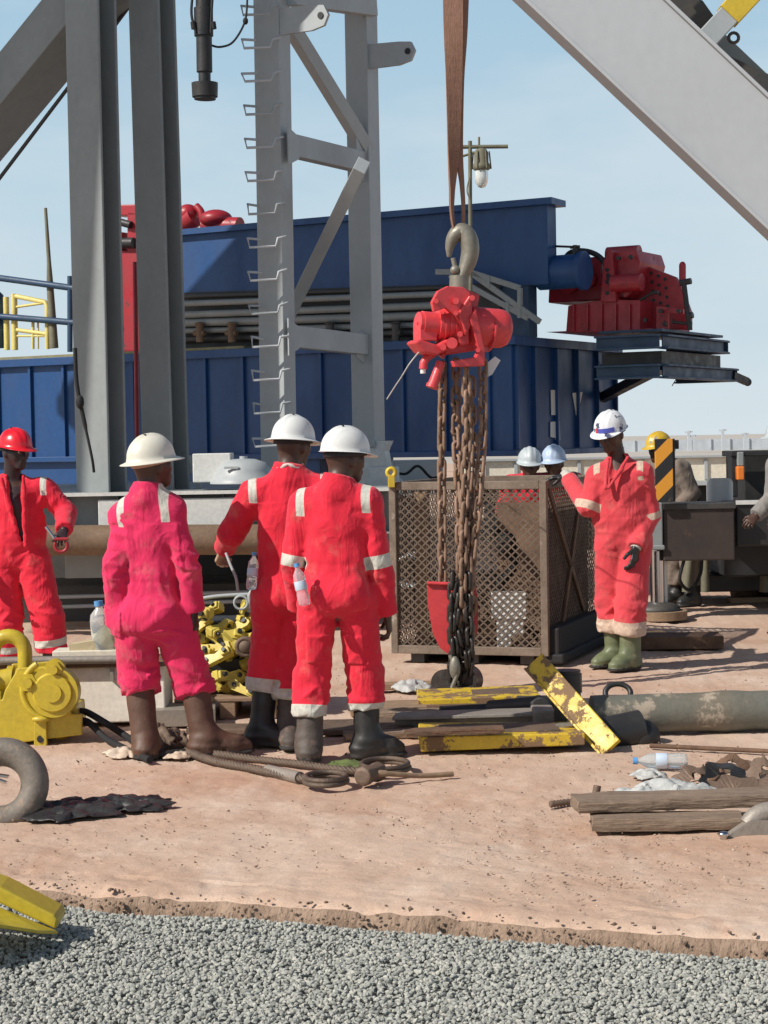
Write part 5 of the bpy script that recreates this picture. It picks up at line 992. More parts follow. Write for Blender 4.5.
b = MB(); b.cyl(P(444, 683, Yc-.05), P(449, 682, Yc+.1), .085, n=24); b.cyl(P(461, 681, Yc-.08), P(468, 680, Yc+.1), .10, n=28); b.box(P(455, 674, Yc), (.1, .12, .14)); b.cyl(P(440, 690, Yc-.1), P(474, 688, Yc-.1), .022, n=10); b.build('bottom_block', MATS['chain_black'], hoist, bevel=.01)
b = MB(); b.ell(P(455, 668, Yc-.13), (.035, .03, .075)); b.tube(spline([P(450, 655, Yc-.12), P(457, 672, Yc-.14), P(452, 688, Yc-.14)], 5), .014, 8); b.build('shackle', MATS['hook_steel'], hoist)
# ---- mesh cage
e2 = Vector((.33, .944, 0)); e1 = Vector((-.944, .33, 0)); B0 = G(546, 666); W1 = (along(B0, e1, 396, -.1, 3)-B0).length; W2 = (along(B0, e2, 603, -.1, 5)-B0).length; Hc = 1.31
cg = thing('mesh_cage', 'rusty steel basket with diamond mesh sides standing behind the chains', 'cage', B0)
def C(s, t, z): return B0+e1*s+e2*t+Z_*z
worn('cage_frame', (.2, .152, .115), (.125, .09, .066), 6, .75, .1, .3, spot=(.36, .31, .25), spot_at=.6, spot_w=.08)
worn('cage_mesh', (.165, .12, .088), (.09, .063, .046), 9, .75, .2, .2)
zf = .07; bt = .052
for (s, t) in ((0, 0), (W1, 0), (0, W2), (W1, W2)): b = MB(); b.beam(C(s, t, zf), C(s, t, Hc), bt, bt, e1); b.build('post', MATS['cage_frame'], cg, bevel=.005)
for z in (zf+.03, Hc-.026):
    for a, c in (((0, 0), (W1, 0)), ((0, W2), (W1, W2)), ((0, 0), (0, W2)), ((W1, 0), (W1, W2))):
        A_, B_ = C(*a, z), C(*c, z); d = (B_-A_).normalized()*(bt/2+.001); b = MB(); b.beam(A_+d, B_-d, bt-.006, bt+.008); b.build('rail', MATS['cage_frame'], cg, bevel=.005)
def expmesh(o, d, w, h, nrm, cw=.03, chh=.056, bw_=.0105):
    b = MB(); nx = int(w/cw); cw = w/nx; nz = int(h/chh)*2; hz = h/nz
    for i in range(nx):
        for j in range(nz):
            x0 = i*cw+(cw*.5 if 0 else 0); s = 1 if (i+j) % 2 == 0 else -1
            za, zb_ = (j*hz, (j+1)*hz) if s > 0 else ((j+1)*hz, j*hz); p, q = o+d*x0+Z_*za, o+d*(x0+cw)+Z_*zb_; dd = (q-p).normalized(); sd_ = dd.cross(nrm).normalized()*bw_/2; k = nrm*.002*s
            b.add([p-sd_-k, p+sd_-k, q+sd_+k, q-sd_+k, p-sd_-k+nrm*.003, p+sd_-k+nrm*.003, q+sd_+k+nrm*.003, q-sd_+k+nrm*.003], [(0, 1, 2, 3), (7, 6, 5, 4), (0, 4, 5, 1), (1, 5, 6, 2), (2, 6, 7, 3), (3, 7, 4, 0)])
    return b
hm = Hc-zf-.1
for o_, d_, w_, n_ in ((C(.028, .004, zf+.06), e1, W1-.056, -e2), (C(.028, W2-.004, zf+.06), e1, W1-.056, e2), (C(.004, .028, zf+.06), e2, W2-.056, -e1), (C(W1-.004, .028, zf+.06), e2, W2-.056, e1)):
    expmesh(o_, d_, w_, hm, n_).build('mesh_panel', MATS['cage_mesh'], cg)
b = MB(); b.beam(C(-.012, W2*.62, Hc-.05), C(-.012, W2*.2, .1), .016, .05, e2); b.beam(C(-.012, .1, Hc-.05), C(-.012, W2*.62, .3), .016, .05, e2); b.build('side_brace', MATS['rust_steel'], cg)
b = MB(); b.beam(C(-.05, .02, .14), C(-.05, W2+.05, .14), .09, .26); b.beam(C(-.07, .0, .05), C(-.07, W2+.08, .05), .12, .07); b.build('bumper', MATS['rubber'], cg, bevel=.015)
b = MB(); b.prism([(.03, .03), (W1-.03, .03), (W1-.03, W2-.03), (.03, W2-.03)], C(0, 0, zf), e1, e2, Z_*.012); b.build('floor', MATS['rust_steel'], cg)
b = MB(); b.prism([(.2, .5), (W1*.75, .5), (W1*.75, .512), (.2, .512)], C(0, W2-.56, .1), e1, e2, Z_*1.0); b.build('back_sheet', MATS['rust_steel'], cg)
b = MB(); b.prism([(.03, .04), (.042, .04), (.042, W2*.8), (.03, W2*.8)], C(0, 0, zf+.02), e1, e2, Z_*1.02); b.build('side_sheet', MATS['rust_steel'], cg)
b = MB()
for s in (.15, W1/2, W1-.15): b.beam(C(s, .05, .032), C(s, W2-.05, .032), .1, .06)
b.build('skid', MATS['dark_steel'], cg)
# things inside the cage
def inside(x, y, t=.35):
    return on_plane(x, y, C(0, t, 0), e2)
p = inside(409, 572); b = MB()
for i in range(5): b.tube(arc(p+e2*(i*.03)+vec(0, 0, .004*i), e1, Z_, .115-.004*(i % 2), 0, 360, 24)[:-1], .014, 7, 0, True)
tag(b.build('cable_coil', MATS['tower_steel'], loc=p), 'coil of pale cable hanging inside the left of the cage', 'cable coil')
b = MB(); p0, p1 = inside(424, 655, .2), inside(421, 492, .2); b.beam(vec(p0.x, p0.y, zf+.014), p1, .09, .07, e2); tag(b.build('timber_post', MATS['wood'], loc=vec(p0.x, p0.y, zf)), 'upright wooden post inside the cage behind the chains', 'post')
b = MB(); p = inside(509, 605, .22); b.box(p, (.26, .02, .2), Matrix.Rotation(-.33, 3, 'Z')); b.box(p+e2*.06-Z_*.14, (.2, .1, .4), Matrix.Rotation(-.33, 3, 'Z')); tag(b.build('white_carton', MATS['white_paint'], loc=p-Z_*.3), 'white carton standing low inside the right of the cage', 'carton')
b = MB(); p = inside(506, 545, .3); b.tube(spline([p+vec(-.08, 0, .12), p+vec(.0, .02, .0), p+vec(.06, .02, -.14), p+vec(-.05, .05, -.3), p+vec(.02, .05, -.42)], 6), .035, 10); b.ell(p, (.08, .07, .1)); tag(b.build('black_harness', MATS['rubber'], loc=p), 'black hose bundle hanging inside the cage', 'hose bundle')
random.seed(3)
b = MB()
for i in range(46):
    s, t = random.uniform(.06, W1-.06), random.uniform(.1, W2-.15); a = random.uniform(0, 3.1); b.box(C(s, t, zf+.03+random.random()*.16), (random.uniform(.06, .3), random.uniform(.03, .08), random.uniform(.02, .06)), Euler((random.uniform(-.5, .5), random.uniform(-.4, .4), a)).to_matrix())
tag(b.build('scrap_fill', MATS['rust_brown'], loc=C(.5, .5, zf)), 'heap of rusty scrap lying on the floor of the cage', 'scrap', kind='stuff')
# yellow clamp on the cage corner
yc = C(W1, -.0, Hc); b = MB(); pts = arc(yc+vec(-.01, -.05, .075), X_, Z_, .028, -70, 230, 18); b.tube(pts, .024, 10, flat=.7); b.box(yc+vec(-.01, -.05, .012), (.05, .05, .09)); tag(b.build('yellow_clamp', MATS['yellow_paint'], loc=yc, bevel=.004), 'yellow hooked clamp gripping the left top corner of the cage', 'clamp')
# ------------------------------------------------------------------ foreground gear
worn('trolley_yellow', (.52, .40, .035), (.44, .33, .03), 4, .42, 0, .08, spot=(.16, .11, .05), spot_at=.665, spot_scale=6)
worn('chipped_yellow', (.62, .44, .03), (.55, .36, .025), 5, .5, 0, .15, spot=(.19, .115, .06), spot_at=.51, spot_scale=8, spot_w=.03)
worn('rope_steel', (.10, .075, .058), (.16, .115, .085), 9, .6, .4, .5, bscale=120)
worn('ash_black', (.02, .02, .021), (.035, .033, .032), 7, .45, 0, .4)
worn('grey_cloth_bag', (.46, .47, .46), (.36, .36, .34), 4, .9, 0, .4, spot=(.3, .22, .16), spot_at=.6, spot_w=.15)
worn('weathered_wood', (.27, .195, .14), (.17, .12, .085), 3, .9, 0, .9, spot=(.09, .065, .045), spot_at=.6, spot_w=.08, stretch=(1, 7, 7), bscale=14)
worn('paper', (.6, .5, .4), (.45, .33, .24), 9, .85, 0, .3)
worn('sack_cream', (.52, .44, .27), (.42, .34, .2), 5, .85, 0, .4)
worn('old_hook', (.20, .172, .145), (.14, .12, .10), 6, .6, .15, .3, spot=(.3, .22, .16), spot_at=.56, spot_w=.1)
worn('hookgrey', (.30, .27, .23), (.22, .19, .165), 6, .55, .2, .3, spot=(.33, .26, .2), spot_at=.6, spot_w=.1)
worn('scrap_brown', (.18, .12, .085), (.10, .07, .05), 8, .7, .2, .4, spot=(.3, .22, .16), spot_at=.62, spot_w=.08)
worn('pipe_green', (.13, .142, .122), (.165, .14, .105), 2.4, .6, .1, .3, spot=(.36, .3, .23), spot_at=.57, spot_w=.06, spot_scale=5)
# --- yellow trolley hoist at left
Yt_ = 10.35; yt = thing('trolley_hoist', 'yellow trolley block with a big lifting eye at the left edge', 'trolley hoist', vec(P(30, 744, Yt_).x, Yt_, 0))
def T(x, y, d=0.0): return P(x, y, Yt_+d)
def tpl(mb, pts, d0, th): q = [T(x, y, d0) for x, y in pts]; n = len(q); mb.add(q+[p+Y_*th for p in q], [tuple(range(n)), tuple(range(n, 2*n))[::-1]]+[(i, n+i, n+(i+1) % n, (i+1) % n) for i in range(n)])
side = [(-40, 742), (-40, 700), (2, 700), (5, 690), (18, 668), (40, 667), (62, 665), (71, 690), (71, 714), (82, 714), (82, 735), (48, 739), (0, 746), (-20, 747)]
b = MB(); tpl(b, side, -.04, .03); b.build('side_plate', MATS['trolley_yellow'], yt, bevel=.006)
b = MB(); tpl(b, [(x-6, y-4) for x, y in side], .30, .03); b.build('side_plate', MATS['trolley_yellow'], yt, bevel=.006)
b = MB(); tpl(b, [(-40, 738), (-40, 706), (76, 706), (78, 730), (40, 734)], -.008, .305); b.build('frame', MATS['trolley_yellow'], yt, bevel=.01)
b = MB(); c = T(55, 691, -.045); b.cyl(c+Y_*.005, c-Y_*.07, .142, .136, n=40); b.cyl(c-Y_*.07, c-Y_*.085, .11, .1, n=36); b.cyl(c-Y_*.084, c-Y_*.095, .05, n=24); b.build('gear_cover', MATS['trolley_yellow'], yt, bevel=.008)
b = MB()
for r_, a0, a1 in ((.165, 120, 255),): b.tube(arc(T(53, 690, -.09), X_, Z_, r_, a0, a1, 14), .018, 8)
b.ell(T(37, 685, -.1), (.03, .03, .025)); b.ell(T(41, 719, -.09), (.05, .03, .02)); b.build('guard_ring', MATS['trolley_yellow'], yt)
for x, y, r in ((30, 681, .052), (56, 668, .045)):
    b = MB(); c = T(x, y, -.045); b.cyl(c, c-Y_*.04, r*1.2, n=20); b.cyl(c-Y_*.039, c-Y_*.075, r, n=6); b.cyl(c-Y_*.074, c-Y_*.1, r*.55, n=14); b.build('bolt', MATS['trolley_yellow'], yt, bevel=.004)
b = MB(); b.cyl(T(-30, 681, .13), T(27, 679, .13), .062, n=26); b.cyl(T(8, 680, .13), T(14, 680, .13), .08, n=26); b.build('cross_pin', MATS['trolley_yellow'], yt, bevel=.006)
b = MB(); pts = [T(25, 672, .13), T(25, 655, .13)]+arc(T(9, 652, .13), X_, Z_, .088, 0, 180, 14)+[T(-8, 655, .13), T(-8, 672, .13)]; b.tube(pts, .043, 16, flat=.95); b.build('lifting_eye', MATS['trolley_yellow'], yt)
b = MB(); b.cyl(T(-15, 678, .13)-Y_*.1, T(-15, 678, .13)+Y_*.1, .075, n=24); b.build('eye_boss', MATS['trolley_yellow'], yt, bevel=.008)
b = MB(); tpl(b, [(34, 722), (46, 722), (47, 745), (43, 748), (37, 748), (34, 745)], -.075, .03); b.cyl(T(40.5, 739, -.078), T(40.5, 739, -.04), .02, n=14, m=1); b.build('lug', [MATS['trolley_yellow'], MATS['black_steel']], yt, bevel=.004)
for x in (12, 58, -30):
    w_ = MB(); c = T(x, 738, .0); w_.lathe([(.04, -.02), (.06, .0), (.06, .05), (.07, .055), (.07, .07), (.03, .075)], vec(c.x, Yt_+.02, .07), Y_, 22); w_.build('wheel', MATS['trolley_yellow'], yt)
# --- big hook lying in front of it
Yk_ = 8.2; hc_ = P(2, 785, Yk_+.1); b = MB(); tilt = Vector((0, .25, .97)).normalized()
pts = arc(hc_, X_, tilt, .145, 205, -130, 40); rs = [.024+.036*min(1, t/8)-.0*t+.012*math.sin(math.pi*t/40) for t in range(41)]; b.tube(pts, rs, 20, flat=.85)
bh = thing('big_hook', 'big worn grey steel hook lying on the ground at the left edge', 'hook', vec(hc_.x, Yk_+.1, 0)); b.build('hook_body', MATS['old_hook'], bh)
b = MB(); b.beam(hc_+vec(-.05, -.045, .06), hc_+vec(.04, -.05, .045), .03, .012); b.beam(hc_+vec(-.05, -.045, .05), hc_+vec(.03, -.05, .02), .02, .01); b.build('latch', MATS['chrome'], bh, bevel=.002)
b = MB(); b.cyl(hc_+vec(-.14, .02, -.02), hc_+vec(-.42, .08, -.05), .07, .08, n=24); b.build('shank', MATS['hookgrey'], bh, bevel=.01)
# --- crumpled sheets
def crumple(name, mat, c, sx_, sy_, hgt, seed, rot=0.0, n=34, sharp=1.0, loc=None, edge=.18, soft=True):
    u = np.linspace(-1, 1, n); Uu, Vv = np.meshgrid(u, u, indexing='ij'); r = np.sqrt(Uu**2+Vv**2); q = np.stack([Uu*3+seed*5, Vv*3, Uu*0+seed], -1)
    lim = 1-edge*np.abs(vnoise(np.stack([np.cos(np.arctan2(Vv, Uu))*2+seed, np.sin(np.arctan2(Vv, Uu))*2, Uu*0], -1)))*2
    x = Uu*np.sqrt(1-.5*Vv**2)*lim; y = Vv*np.sqrt(1-.5*Uu**2)*lim
    f = 1-np.abs(vnoise(q*1.0))*1.7; f2 = 1-np.abs(vnoise(q*2.3+4))*1.8; env = np.clip(1-r**2*.55, 0, 1)
    z = hgt*env*(.42+.42*f*sharp+.12*f2*sharp); z = np.clip(z, .004, None); x = x+.06*vnoise(q*2+9); y = y+.06*vnoise(q*2+2); ca, sa = math.cos(rot), math.sin(rot)
    X, Y = x*sx_, y*sy_; V = np.stack([c[0]+X*ca-Y*sa, c[1]+X*sa+Y*ca, c[2]+z], -1).reshape(-1, 3); i = np.arange(n*n).reshape(n, n); Q = np.stack([i[:-1, :-1], i[1:, :-1], i[1:, 1:], i[:-1, 1:]], -1).reshape(-1, 4)
    o = link_mesh(name, np_mesh(name, V-np.array(loc or c), Q, [mat], smooth=soft), None, loc or tuple(c)); s = o.modifiers.new('thick', 'SOLIDIFY'); s.thickness = .004; s.offset = 1; return o
tag(crumple('black_tarp', MATS['ash_black'], G(72, 812), .26, .26, .05, 3, .2, 40), 'torn black plastic sheet crumpled on the ground beside the big hook', 'plastic sheet')
tag(crumple('black_tarp', MATS['ash_black'], G(128, 806), .24, .2, .05, 8, -.1, 40), 'flatter black plastic scrap spread out to the right of the crumpled sheet', 'plastic sheet')
tag(crumple('paper_litter', MATS['paper'], G(124, 756), .11, .14, .05, 5, .4, 22), 'scrunched pale paper by the brown boots', 'litter')
tag(crumple('brown_rag', MATS['scrap_brown'], G(165, 745), .13, .2, .13, 12, .4, 24), 'dark brown rag heaped between the brown boots', 'rag')
tag(crumple('paper_litter', MATS['paper'], G(178, 757), .1, .1, .035, 15, .1, 20), 'small pale litter scrap beside the wire rope at the brown boot', 'litter')
# --- cables, ropes
def rope(name, pts, r, mat, label, cat, eye=None, n=9, group=None):
    b = MB(); path = spline(pts, 14)
    if name == 'wire_rope':
        path = [a.lerp(c, t) for a, c in zip(path, path[1:]) for t in (0, .5)]+[path[-1]]; dd = (path[-1]-path[0]).normalized(); su = Z_.cross(dd).normalized(); L = 0; ph = [0]
        for a, c in zip(path, path[1:]): L += (c-a).length; ph.append(L/.016)
        for k in range(4): b.tube([p+(su*math.cos(q+k*math.pi/2)+Z_*math.sin(q+k*math.pi/2))*r*.52 for p, q in zip(path, ph)], r*.6, 6)
    else: b.tube(path, r, n)
    if eye: c, ru, rv, rr = eye; b.tube([c+ru*math.cos(i*math.pi/15)+rv*math.sin(i*math.pi/15) for i in range(30)], rr, 9, 0, True); b.tube([c+vec(0, 0, .02)+ru*math.cos(i*math.pi/15)*.95+rv*math.sin(i*math.pi/15)*.95 for i in range(30)], rr, 9, 0, True)
    return tag(b.build(name, mat, loc=Vector(pts[0])), label, cat, group)
rope('hydraulic_hose', [T(76, 712, .1), T(86, 712, .1), T(104, 722, .0), G(128, 741)+Z_*.02, G(150, 757)+Z_*.02, G(185, 756)+Z_*.02], .019, MATS['rubber'], 'black hose running out of the yellow trolley block, upper of the two', 'hose')
rope('hydraulic_hose', [T(76, 722, .05), T(88, 722, .05), G(106, 744)+Z_*.03, G(126, 753)+Z_*.02, G(150, 764)+Z_*.02], .019, MATS['rubber'], 'black hose running out of the yellow trolley block, lower of the two', 'hose')
ey = G(342, 788); rope('wire_rope', [G(186, 755)+Z_*.02, G(215, 765)+Z_*.02, G(255, 773)+Z_*.02, G(290, 781)+Z_*.022, G(312, 785)+Z_*.025], .021, MATS['rope_steel'], 'thick wire rope sling ending in an eye in front of the dusty boots', 'wire rope', (G(326, 786)+Z_*.025, X_*.1, Y_*.13, .013))
rope('wire_rope', [G(215, 757)+Z_*.018, G(250, 762)+Z_*.018, G(300, 768)+Z_*.02, G(335, 773)+Z_*.02, G(372, 776)+Z_*.02], .018, MATS['rope_steel'], 'longer wire rope sling passing behind the dusty boots to an eye near the sledgehammer', 'wire rope', (G(385, 772)+Z_*.022, X_*.12, Y_*.16, .012))
b = MB(); b.cyl(G(268, 775)+Z_*.022, G(300, 783)+Z_*.024, .03, n=16); tag(b.build('ferrule', MATS['hookgrey'], loc=G(285, 780), bevel=.004), 'steel ferrule crimped on the wire rope before its eye', 'ferrule')
tag(crumple('green_rag', worn('green_cloth', (.09, .13, .03), (.12, .15, .05), 8, .9), G(345, 768), .13, .16, .04, 21, .1, 20), 'green rag lying on the wire rope', 'rag')
# sledgehammer
hd = G(371, 784); hm_ = thing('sledgehammer', 'rusty sledgehammer with a thin wooden handle lying on the ground', 'sledgehammer', hd)
b = MB(); a0 = hd+Z_*.048; dx = Vector((.5, .85, 0)).normalized(); b.lathe([(.03, -.085), (.046, -.08), (.05, -.06), (.042, -.02), (.042, .02), (.05, .06), (.046, .08), (.03, .085)], a0, dx, 8); b.build('hammer_head', MATS['scrap_brown'], hm_, bevel=.004)
b = MB(); b.tube(spline([a0-X_*.05, a0+X_*.06, G(420, 780)+Z_*.02, G(453, 777)+Z_*.014], 6), [.017]*7+[.013]*12, 9); b.build('handle', MATS['wood'], hm_)
# --- white skid box, jug, sack behind
worn('skid_white', (.84, .79, .69), (.76, .7, .6), 3, .55, 0, .1, spot=(.4, .3, .22), spot_at=.66, spot_w=.1); Ys = 10.9; sk_ = thing('skid_box', 'low cream painted skid box with a steel deck behind the yellow trolley', 'skid', vec(P(90, 742, Ys).x, Ys, 0))
zt_ = P(90, 667, Ys).z; x0, x1 = P(-60, 700, Ys).x, P(165, 700, Ys).x
b = MB(); b.box(((x0+x1)/2, Ys+.2, (zt_+.02)/2), (x1-x0, .4, zt_-.02)); b.build('body', MATS['skid_white'], sk_, bevel=.008)
b = MB(); b.box(((x0+x1)/2, Ys+.19, zt_+.012), (x1-x0+.04, .46, .022)); b.build('deck', MATS['rust_steel'], sk_, bevel=.004)
b = MB(); b.tube([vec(x0, Ys-.05, zt_+.05), vec(x1-.03, Ys-.05, zt_+.045)], .024, 12); b.box((P(112, 650, Ys).x, Ys-.02, zt_-.03), (.02, .03, .1)); b.build('edge_pipe', MATS['hookgrey'], sk_)
b = MB(); b.box((P(90, 650, Ys).x, Ys+.28, zt_+.05), (.5, .2, .05)); tag(b.build('cream_block', MATS['cream_paint'], loc=(P(90, 650, Ys).x, Ys+.28, zt_+.03), bevel=.006), 'flat cream block lying on the skid deck', 'block')
# sack + jug
jb = thing('plastic_jug', 'clear plastic jug with a blue cap standing behind the pink coverall', 'jug', P(104, 642, Ys+.25)); c = P(104, 648, Ys+.25); c.z = zt_+.024
simple('clear_plastic', (.82, .88, .9), .12, 0, .75, 1.25); simple('cap_blue', (.1, .3, .6), .4)
b = MB(); b.lathe([(.05, 0), (.062, .02), (.062, .22), (.055, .26), (.022, .295), (.02, .305)], c+vec(0, 0, -.0), Vector((-.08, 0, 1)), 22); b.build('bottle', MATS['clear_plastic'], jb)
b = MB(); b.cyl(c+vec(-.0245, 0, .306), c+vec(-.027, 0, .336), .026, n=18); b.build('cap', MATS['cap_blue'], jb)
q = SDF([c.x-.2, c.y-.2, c.z-.06], [c.x+.25, c.y+.25, c.z+.28], .012); q.ell(c+vec(.05, .08, .06), (.11, .09, .15), None, .03); q.ell(c+vec(.07, .08, .0), (.13, .1, .07), None, .03); sl2, pp2 = q.grid(); q.D -= .012*vnoise(pp2*16); V, Q = q.mesh()
o = link_mesh('cream_sack', np_mesh('cream_sack', V-np.array(c), Q, [MATS['sack_cream']]), None, tuple(c)); tag(o, 'cream cloth sack slumped on the skid deck under the blue capped jug', 'sack')
b = MB(); c2 = P(85, 641, Ys+.2); c2.z = zt_+.08; b.prism([(-.1, -.055), (.12, -.06), (.05, .05), (-.09, .03)], c2, X_, Z_, Y_*.12); tag(b.build('cardboard_piece', MATS['sack_cream'], loc=c2), 'bent piece of cream cardboard on the skid deck left of the sack', 'cardboard')
# --- jumbled heap of yellow clamps on a pallet
Yp = 11.1; pc = G(230, 721); b = MB()
for i in range(5): b.box((pc.x-.02, Yp+.03+i*.13, .115), (.62, .09, .022))
for i in range(3): b.box((pc.x-.26+i*.24, Yp+.29, .052), (.09, .6, .1))
tag(b.build('pallet', MATS['wood'], loc=(pc.x, Yp+.3, 0), bevel=.003), 'wooden pallet under the jumbled yellow clamps', 'pallet')
b = MB(); b.prism([(-.30, 0), (.27, 0), (.27, .5), (-.30, .5)], (pc.x, Yp+.22, .128), X_, Y_, Z_*.20); b.prism([(-.28, .02), (.24, .02), (.2, .4), (-.24, .4)], (pc.x, Yp+.26, .33), X_, Y_, Z_*.22); tag(b.build('tool_crate', MATS['black_steel'], loc=(pc.x, Yp+.3, .128), bevel=.01), 'black steel crate beneath the yellow clamps on the pallet', 'crate')
worn('clamp_yellow', (.62, .50, .10), (.52, .40, .08), 7, .5, 0, .1, spot=(.12, .09, .05), spot_at=.62, spot_scale=14, spot_w=.04)
proto = None; random.seed(17)
def make_clamp():
    r = thing('yellow_clamp', 'yellow steel clamp with dark bolts in the jumbled heap on the pallet', 'clamp', (0, 0, 0), 'yellow clamps heaped on the pallet')
    b = MB(); pl = [(-.09, -.025), (.06, -.032), (.095, -.012), (.1, .012), (.06, .03), (.03, .022), (.0, .012), (-.03, .022), (-.09, .025)]; b.prism(pl, (0, -.02, 0), X_, Z_, Y_*.04); b.build('jaw', MATS['clamp_yellow'], r, bevel=.005)
    b = MB(); b.box((-.06, 0, 0), (.05, .075, .04)); b.build('lug', MATS['clamp_yellow'], r, bevel=.005)
    b = MB(); b.cyl((-.06, -.055, 0), (-.06, .055, 0), .012, n=8); b.build('bolt', MATS['black_steel'], r); b = MB(); b.cyl((.055, -.03, 0), (.055, .03, 0), .013, n=8); b.build('bolt', MATS['black_steel'], r); return r
proto = make_clamp(); spots = []
for i in range(36):
    lay = i/36; x = pc.x+random.uniform(-.30, .26)*(1-.15*lay); spots.append((x, Yp+.10+.16*lay+random.uniform(-.06, .1), .17+.47*lay+random.uniform(-.03, .03)))
for i, sp in enumerate(spots):
    if i == 0: o = proto
    else:
        o = proto.copy(); COL.objects.link(o)
        for ch_ in proto.children: c = ch_.copy(); COL.objects.link(c); c.parent = o
    o.location = sp; o.rotation_euler = (random.uniform(-.7, .7), random.uniform(-.7, .7), random.uniform(-.9, .9)+(math.pi if random.random() < .4 else 0)); o.scale = (random.uniform(.85, 1.35),)*3
b = MB(); c = vec(pc.x+.09, Yp+.03, .42); b.tube(arc(c, X_, Z_, .05, 0, 360, 20)[:-1], .014, 8, 0, True); b.ell(c, (.04, .03, .04)); tag(b.build('grey_sheave', MATS['scrap_brown'], loc=c), 'small brown sheave among the yellow clamps', 'sheave')
b = MB(); c = vec(pc.x+.16, Yp+.16, .70); b.tube(arc(c, X_, Z_, .05, -20, 200, 14)+[c+vec(-.06, .02, -.08), c+vec(.05, .02, -.07)], .013, 8, 0, True); b.tube(arc(c-vec(.1, 0, .03), X_, Z_, .04, 0, 360, 16)[:-1], .008, 7, 0, True); tag(b.build('grey_shackle', MATS['tower_steel'], loc=c), 'pale grey shackle topping the heap of yellow clamps', 'shackle')
b = MB(); b.tube(spline([vec(pc.x-.34, Yp+.3, .66), vec(pc.x-.1, Yp+.28, .70), vec(pc.x+.2, Yp+.28, .71)], 5), .012, 7); tag(b.build('steel_rod', MATS['tower_steel'], loc=vec(pc.x, Yp+.3, .68)), 'thin pale rod lying across the heap of yellow clamps', 'rod')
b = MB(); p = G(282, 716); b.prism([(-.1, 0), (.07, 0), (.07, .085), (-.1, .095)], p, X_, Z_, Y_*.16); b.box(p+vec(-.01, -.006, .05), (.12, .012, .02), None, 1); tag(b.build('yellow_block', [MATS['chipped_yellow'], MATS['black_steel']], loc=p, bevel=.006), 'yellow slotted block on the ground between the dark boots', 'block')
# steel plates and timbers lying around the boots
for (x, y, w, d, h_, r_, mt, nm, lb) in ((182, 727, .36, .3, .10, .08, 'hookgrey', 'grey_beam_end', 'grey beam end lying in front of the pallet beside the pink trousers'),
    (232, 735, .5, .22, .03, -.1, 'scrap_brown', 'rusty_plate', 'flat rusty plate lying in front of the pallet of clamps'),
    (392, 716, .5, .3, .05, .05, 'wood', 'timber_offcut', 'flat timber offcut on the ground left of the cage'),
    (405, 690, .55, .12, .04, .1, 'wood', 'timber_offcut', 'narrow timber lying before the left corner of the cage'),
    (366, 735, .5, .4, .03, .04, 'scrap_brown', 'rusty_plate', 'flat rusty plate behind the dark shaded boot')):
    b = MB(); p = G(x, y); b.box(p+vec(0, d/2, h_/2+.002), (w, d, h_), Matrix.Rotation(r_, 3, 'Z')); tag(b.build(nm, MATS[mt], loc=p, bevel=.004), lb, nm.split('_')[-1])
tag(crumple('torn_rag', MATS['grey_cloth_bag'], G(412, 690), .14, .2, .08, 31, .3, 22), 'grey torn rag by the left foot of the cage', 'rag')
# --- spreader: two yellow edged plates, centre beam, post and leaning plate
sp = thing('spreader_assembly', 'heavy steel assembly with yellow edged plates lying in front of the cage', 'spreader', G(500, 752))
def slab(mb, x0, y0, x1, y1, Yf, dp, th, m=0, taper=0.0):
    a, c = P(x0, y0, Yf), P(x1, y1, Yf); mb.add([a-Z_*th, c-Z_*th*(1-taper), c, a, a-Z_*th+Y_*dp, c-Z_*th*(1-taper)+Y_*dp*(1-taper), c+Y_*dp*(1-taper), a+Y_*dp], [(0, 1, 2, 3), (7, 6, 5, 4), (0, 4, 5, 1), (1, 5, 6, 2), (2, 6, 7, 3), (3, 7, 4, 0)], m)
b = MB(); slab(b, 420, 737, 585, 733, 9.72, .5, .078, 0, .2); b.build('front_plate', MATS['chipped_yellow'], sp, bevel=.006)
b = MB(); slab(b, 440, 734.2, 560, 731, 9.80, .3, -.006); b.build('front_deck', MATS['scrap_brown'], sp, bevel=.002)
b = MB(); slab(b, 418, 700, 540, 695, 11.2, .5, .078, 0, .1); b.build('rear_plate', MATS['chipped_yellow'], sp, bevel=.006)
b = MB(); slab(b, 450, 697.2, 520, 693.5, 11.32, .25, -.006); b.build('rear_deck', MATS['scrap_brown'], sp, bevel=.002)
b = MB(); a_, c_ = P(395, 726, 10.55), P(536, 722, 10.45); b.ibeam(a_, c_, .22, .13, .018, .02); b.build('centre_beam', MATS['hookgrey'], sp, bevel=.003)
b = MB(); slab(b, 534, 711, 556, 711, 10.25, .25, .13); b.build('end_block', MATS['hookgrey'], sp, bevel=.01)
pz = P(567, 670, 10.2); b = MB(); b.cyl(vec(pz.x, 10.2, .1), vec(pz.x, 10.2, pz.z), .073, n=28); b.cyl(vec(pz.x, 10.2, pz.z-.12), vec(pz.x, 10.2, pz.z-.02), .08, n=28); b.build('pivot_post', MATS['black_steel'], sp, bevel=.006)
b = MB(); b.lathe([(.06, 0), (.07, .015), (.06, .05), (.045, .06), (.05, .09), (.06, .11)], vec(P(567, 755, 9.95).x, 9.95, -.002), Z_, 22); b.cyl(vec(P(555, 755, 9.95).x, 9.9, .03), vec(P(562, 755, 9.95).x, 9.9, .03), .02, n=10); b.build('foot', MATS['hookgrey'], sp, bevel=.004)
b = MB(); b.cyl(P(490, 709, 10.9), P(548, 704, 10.7), .05, n=20); b.cyl(P(440, 712, 10.85), P(500, 709, 10.9), .035, n=16); b.build('link_bar', MATS['black_steel'], sp)
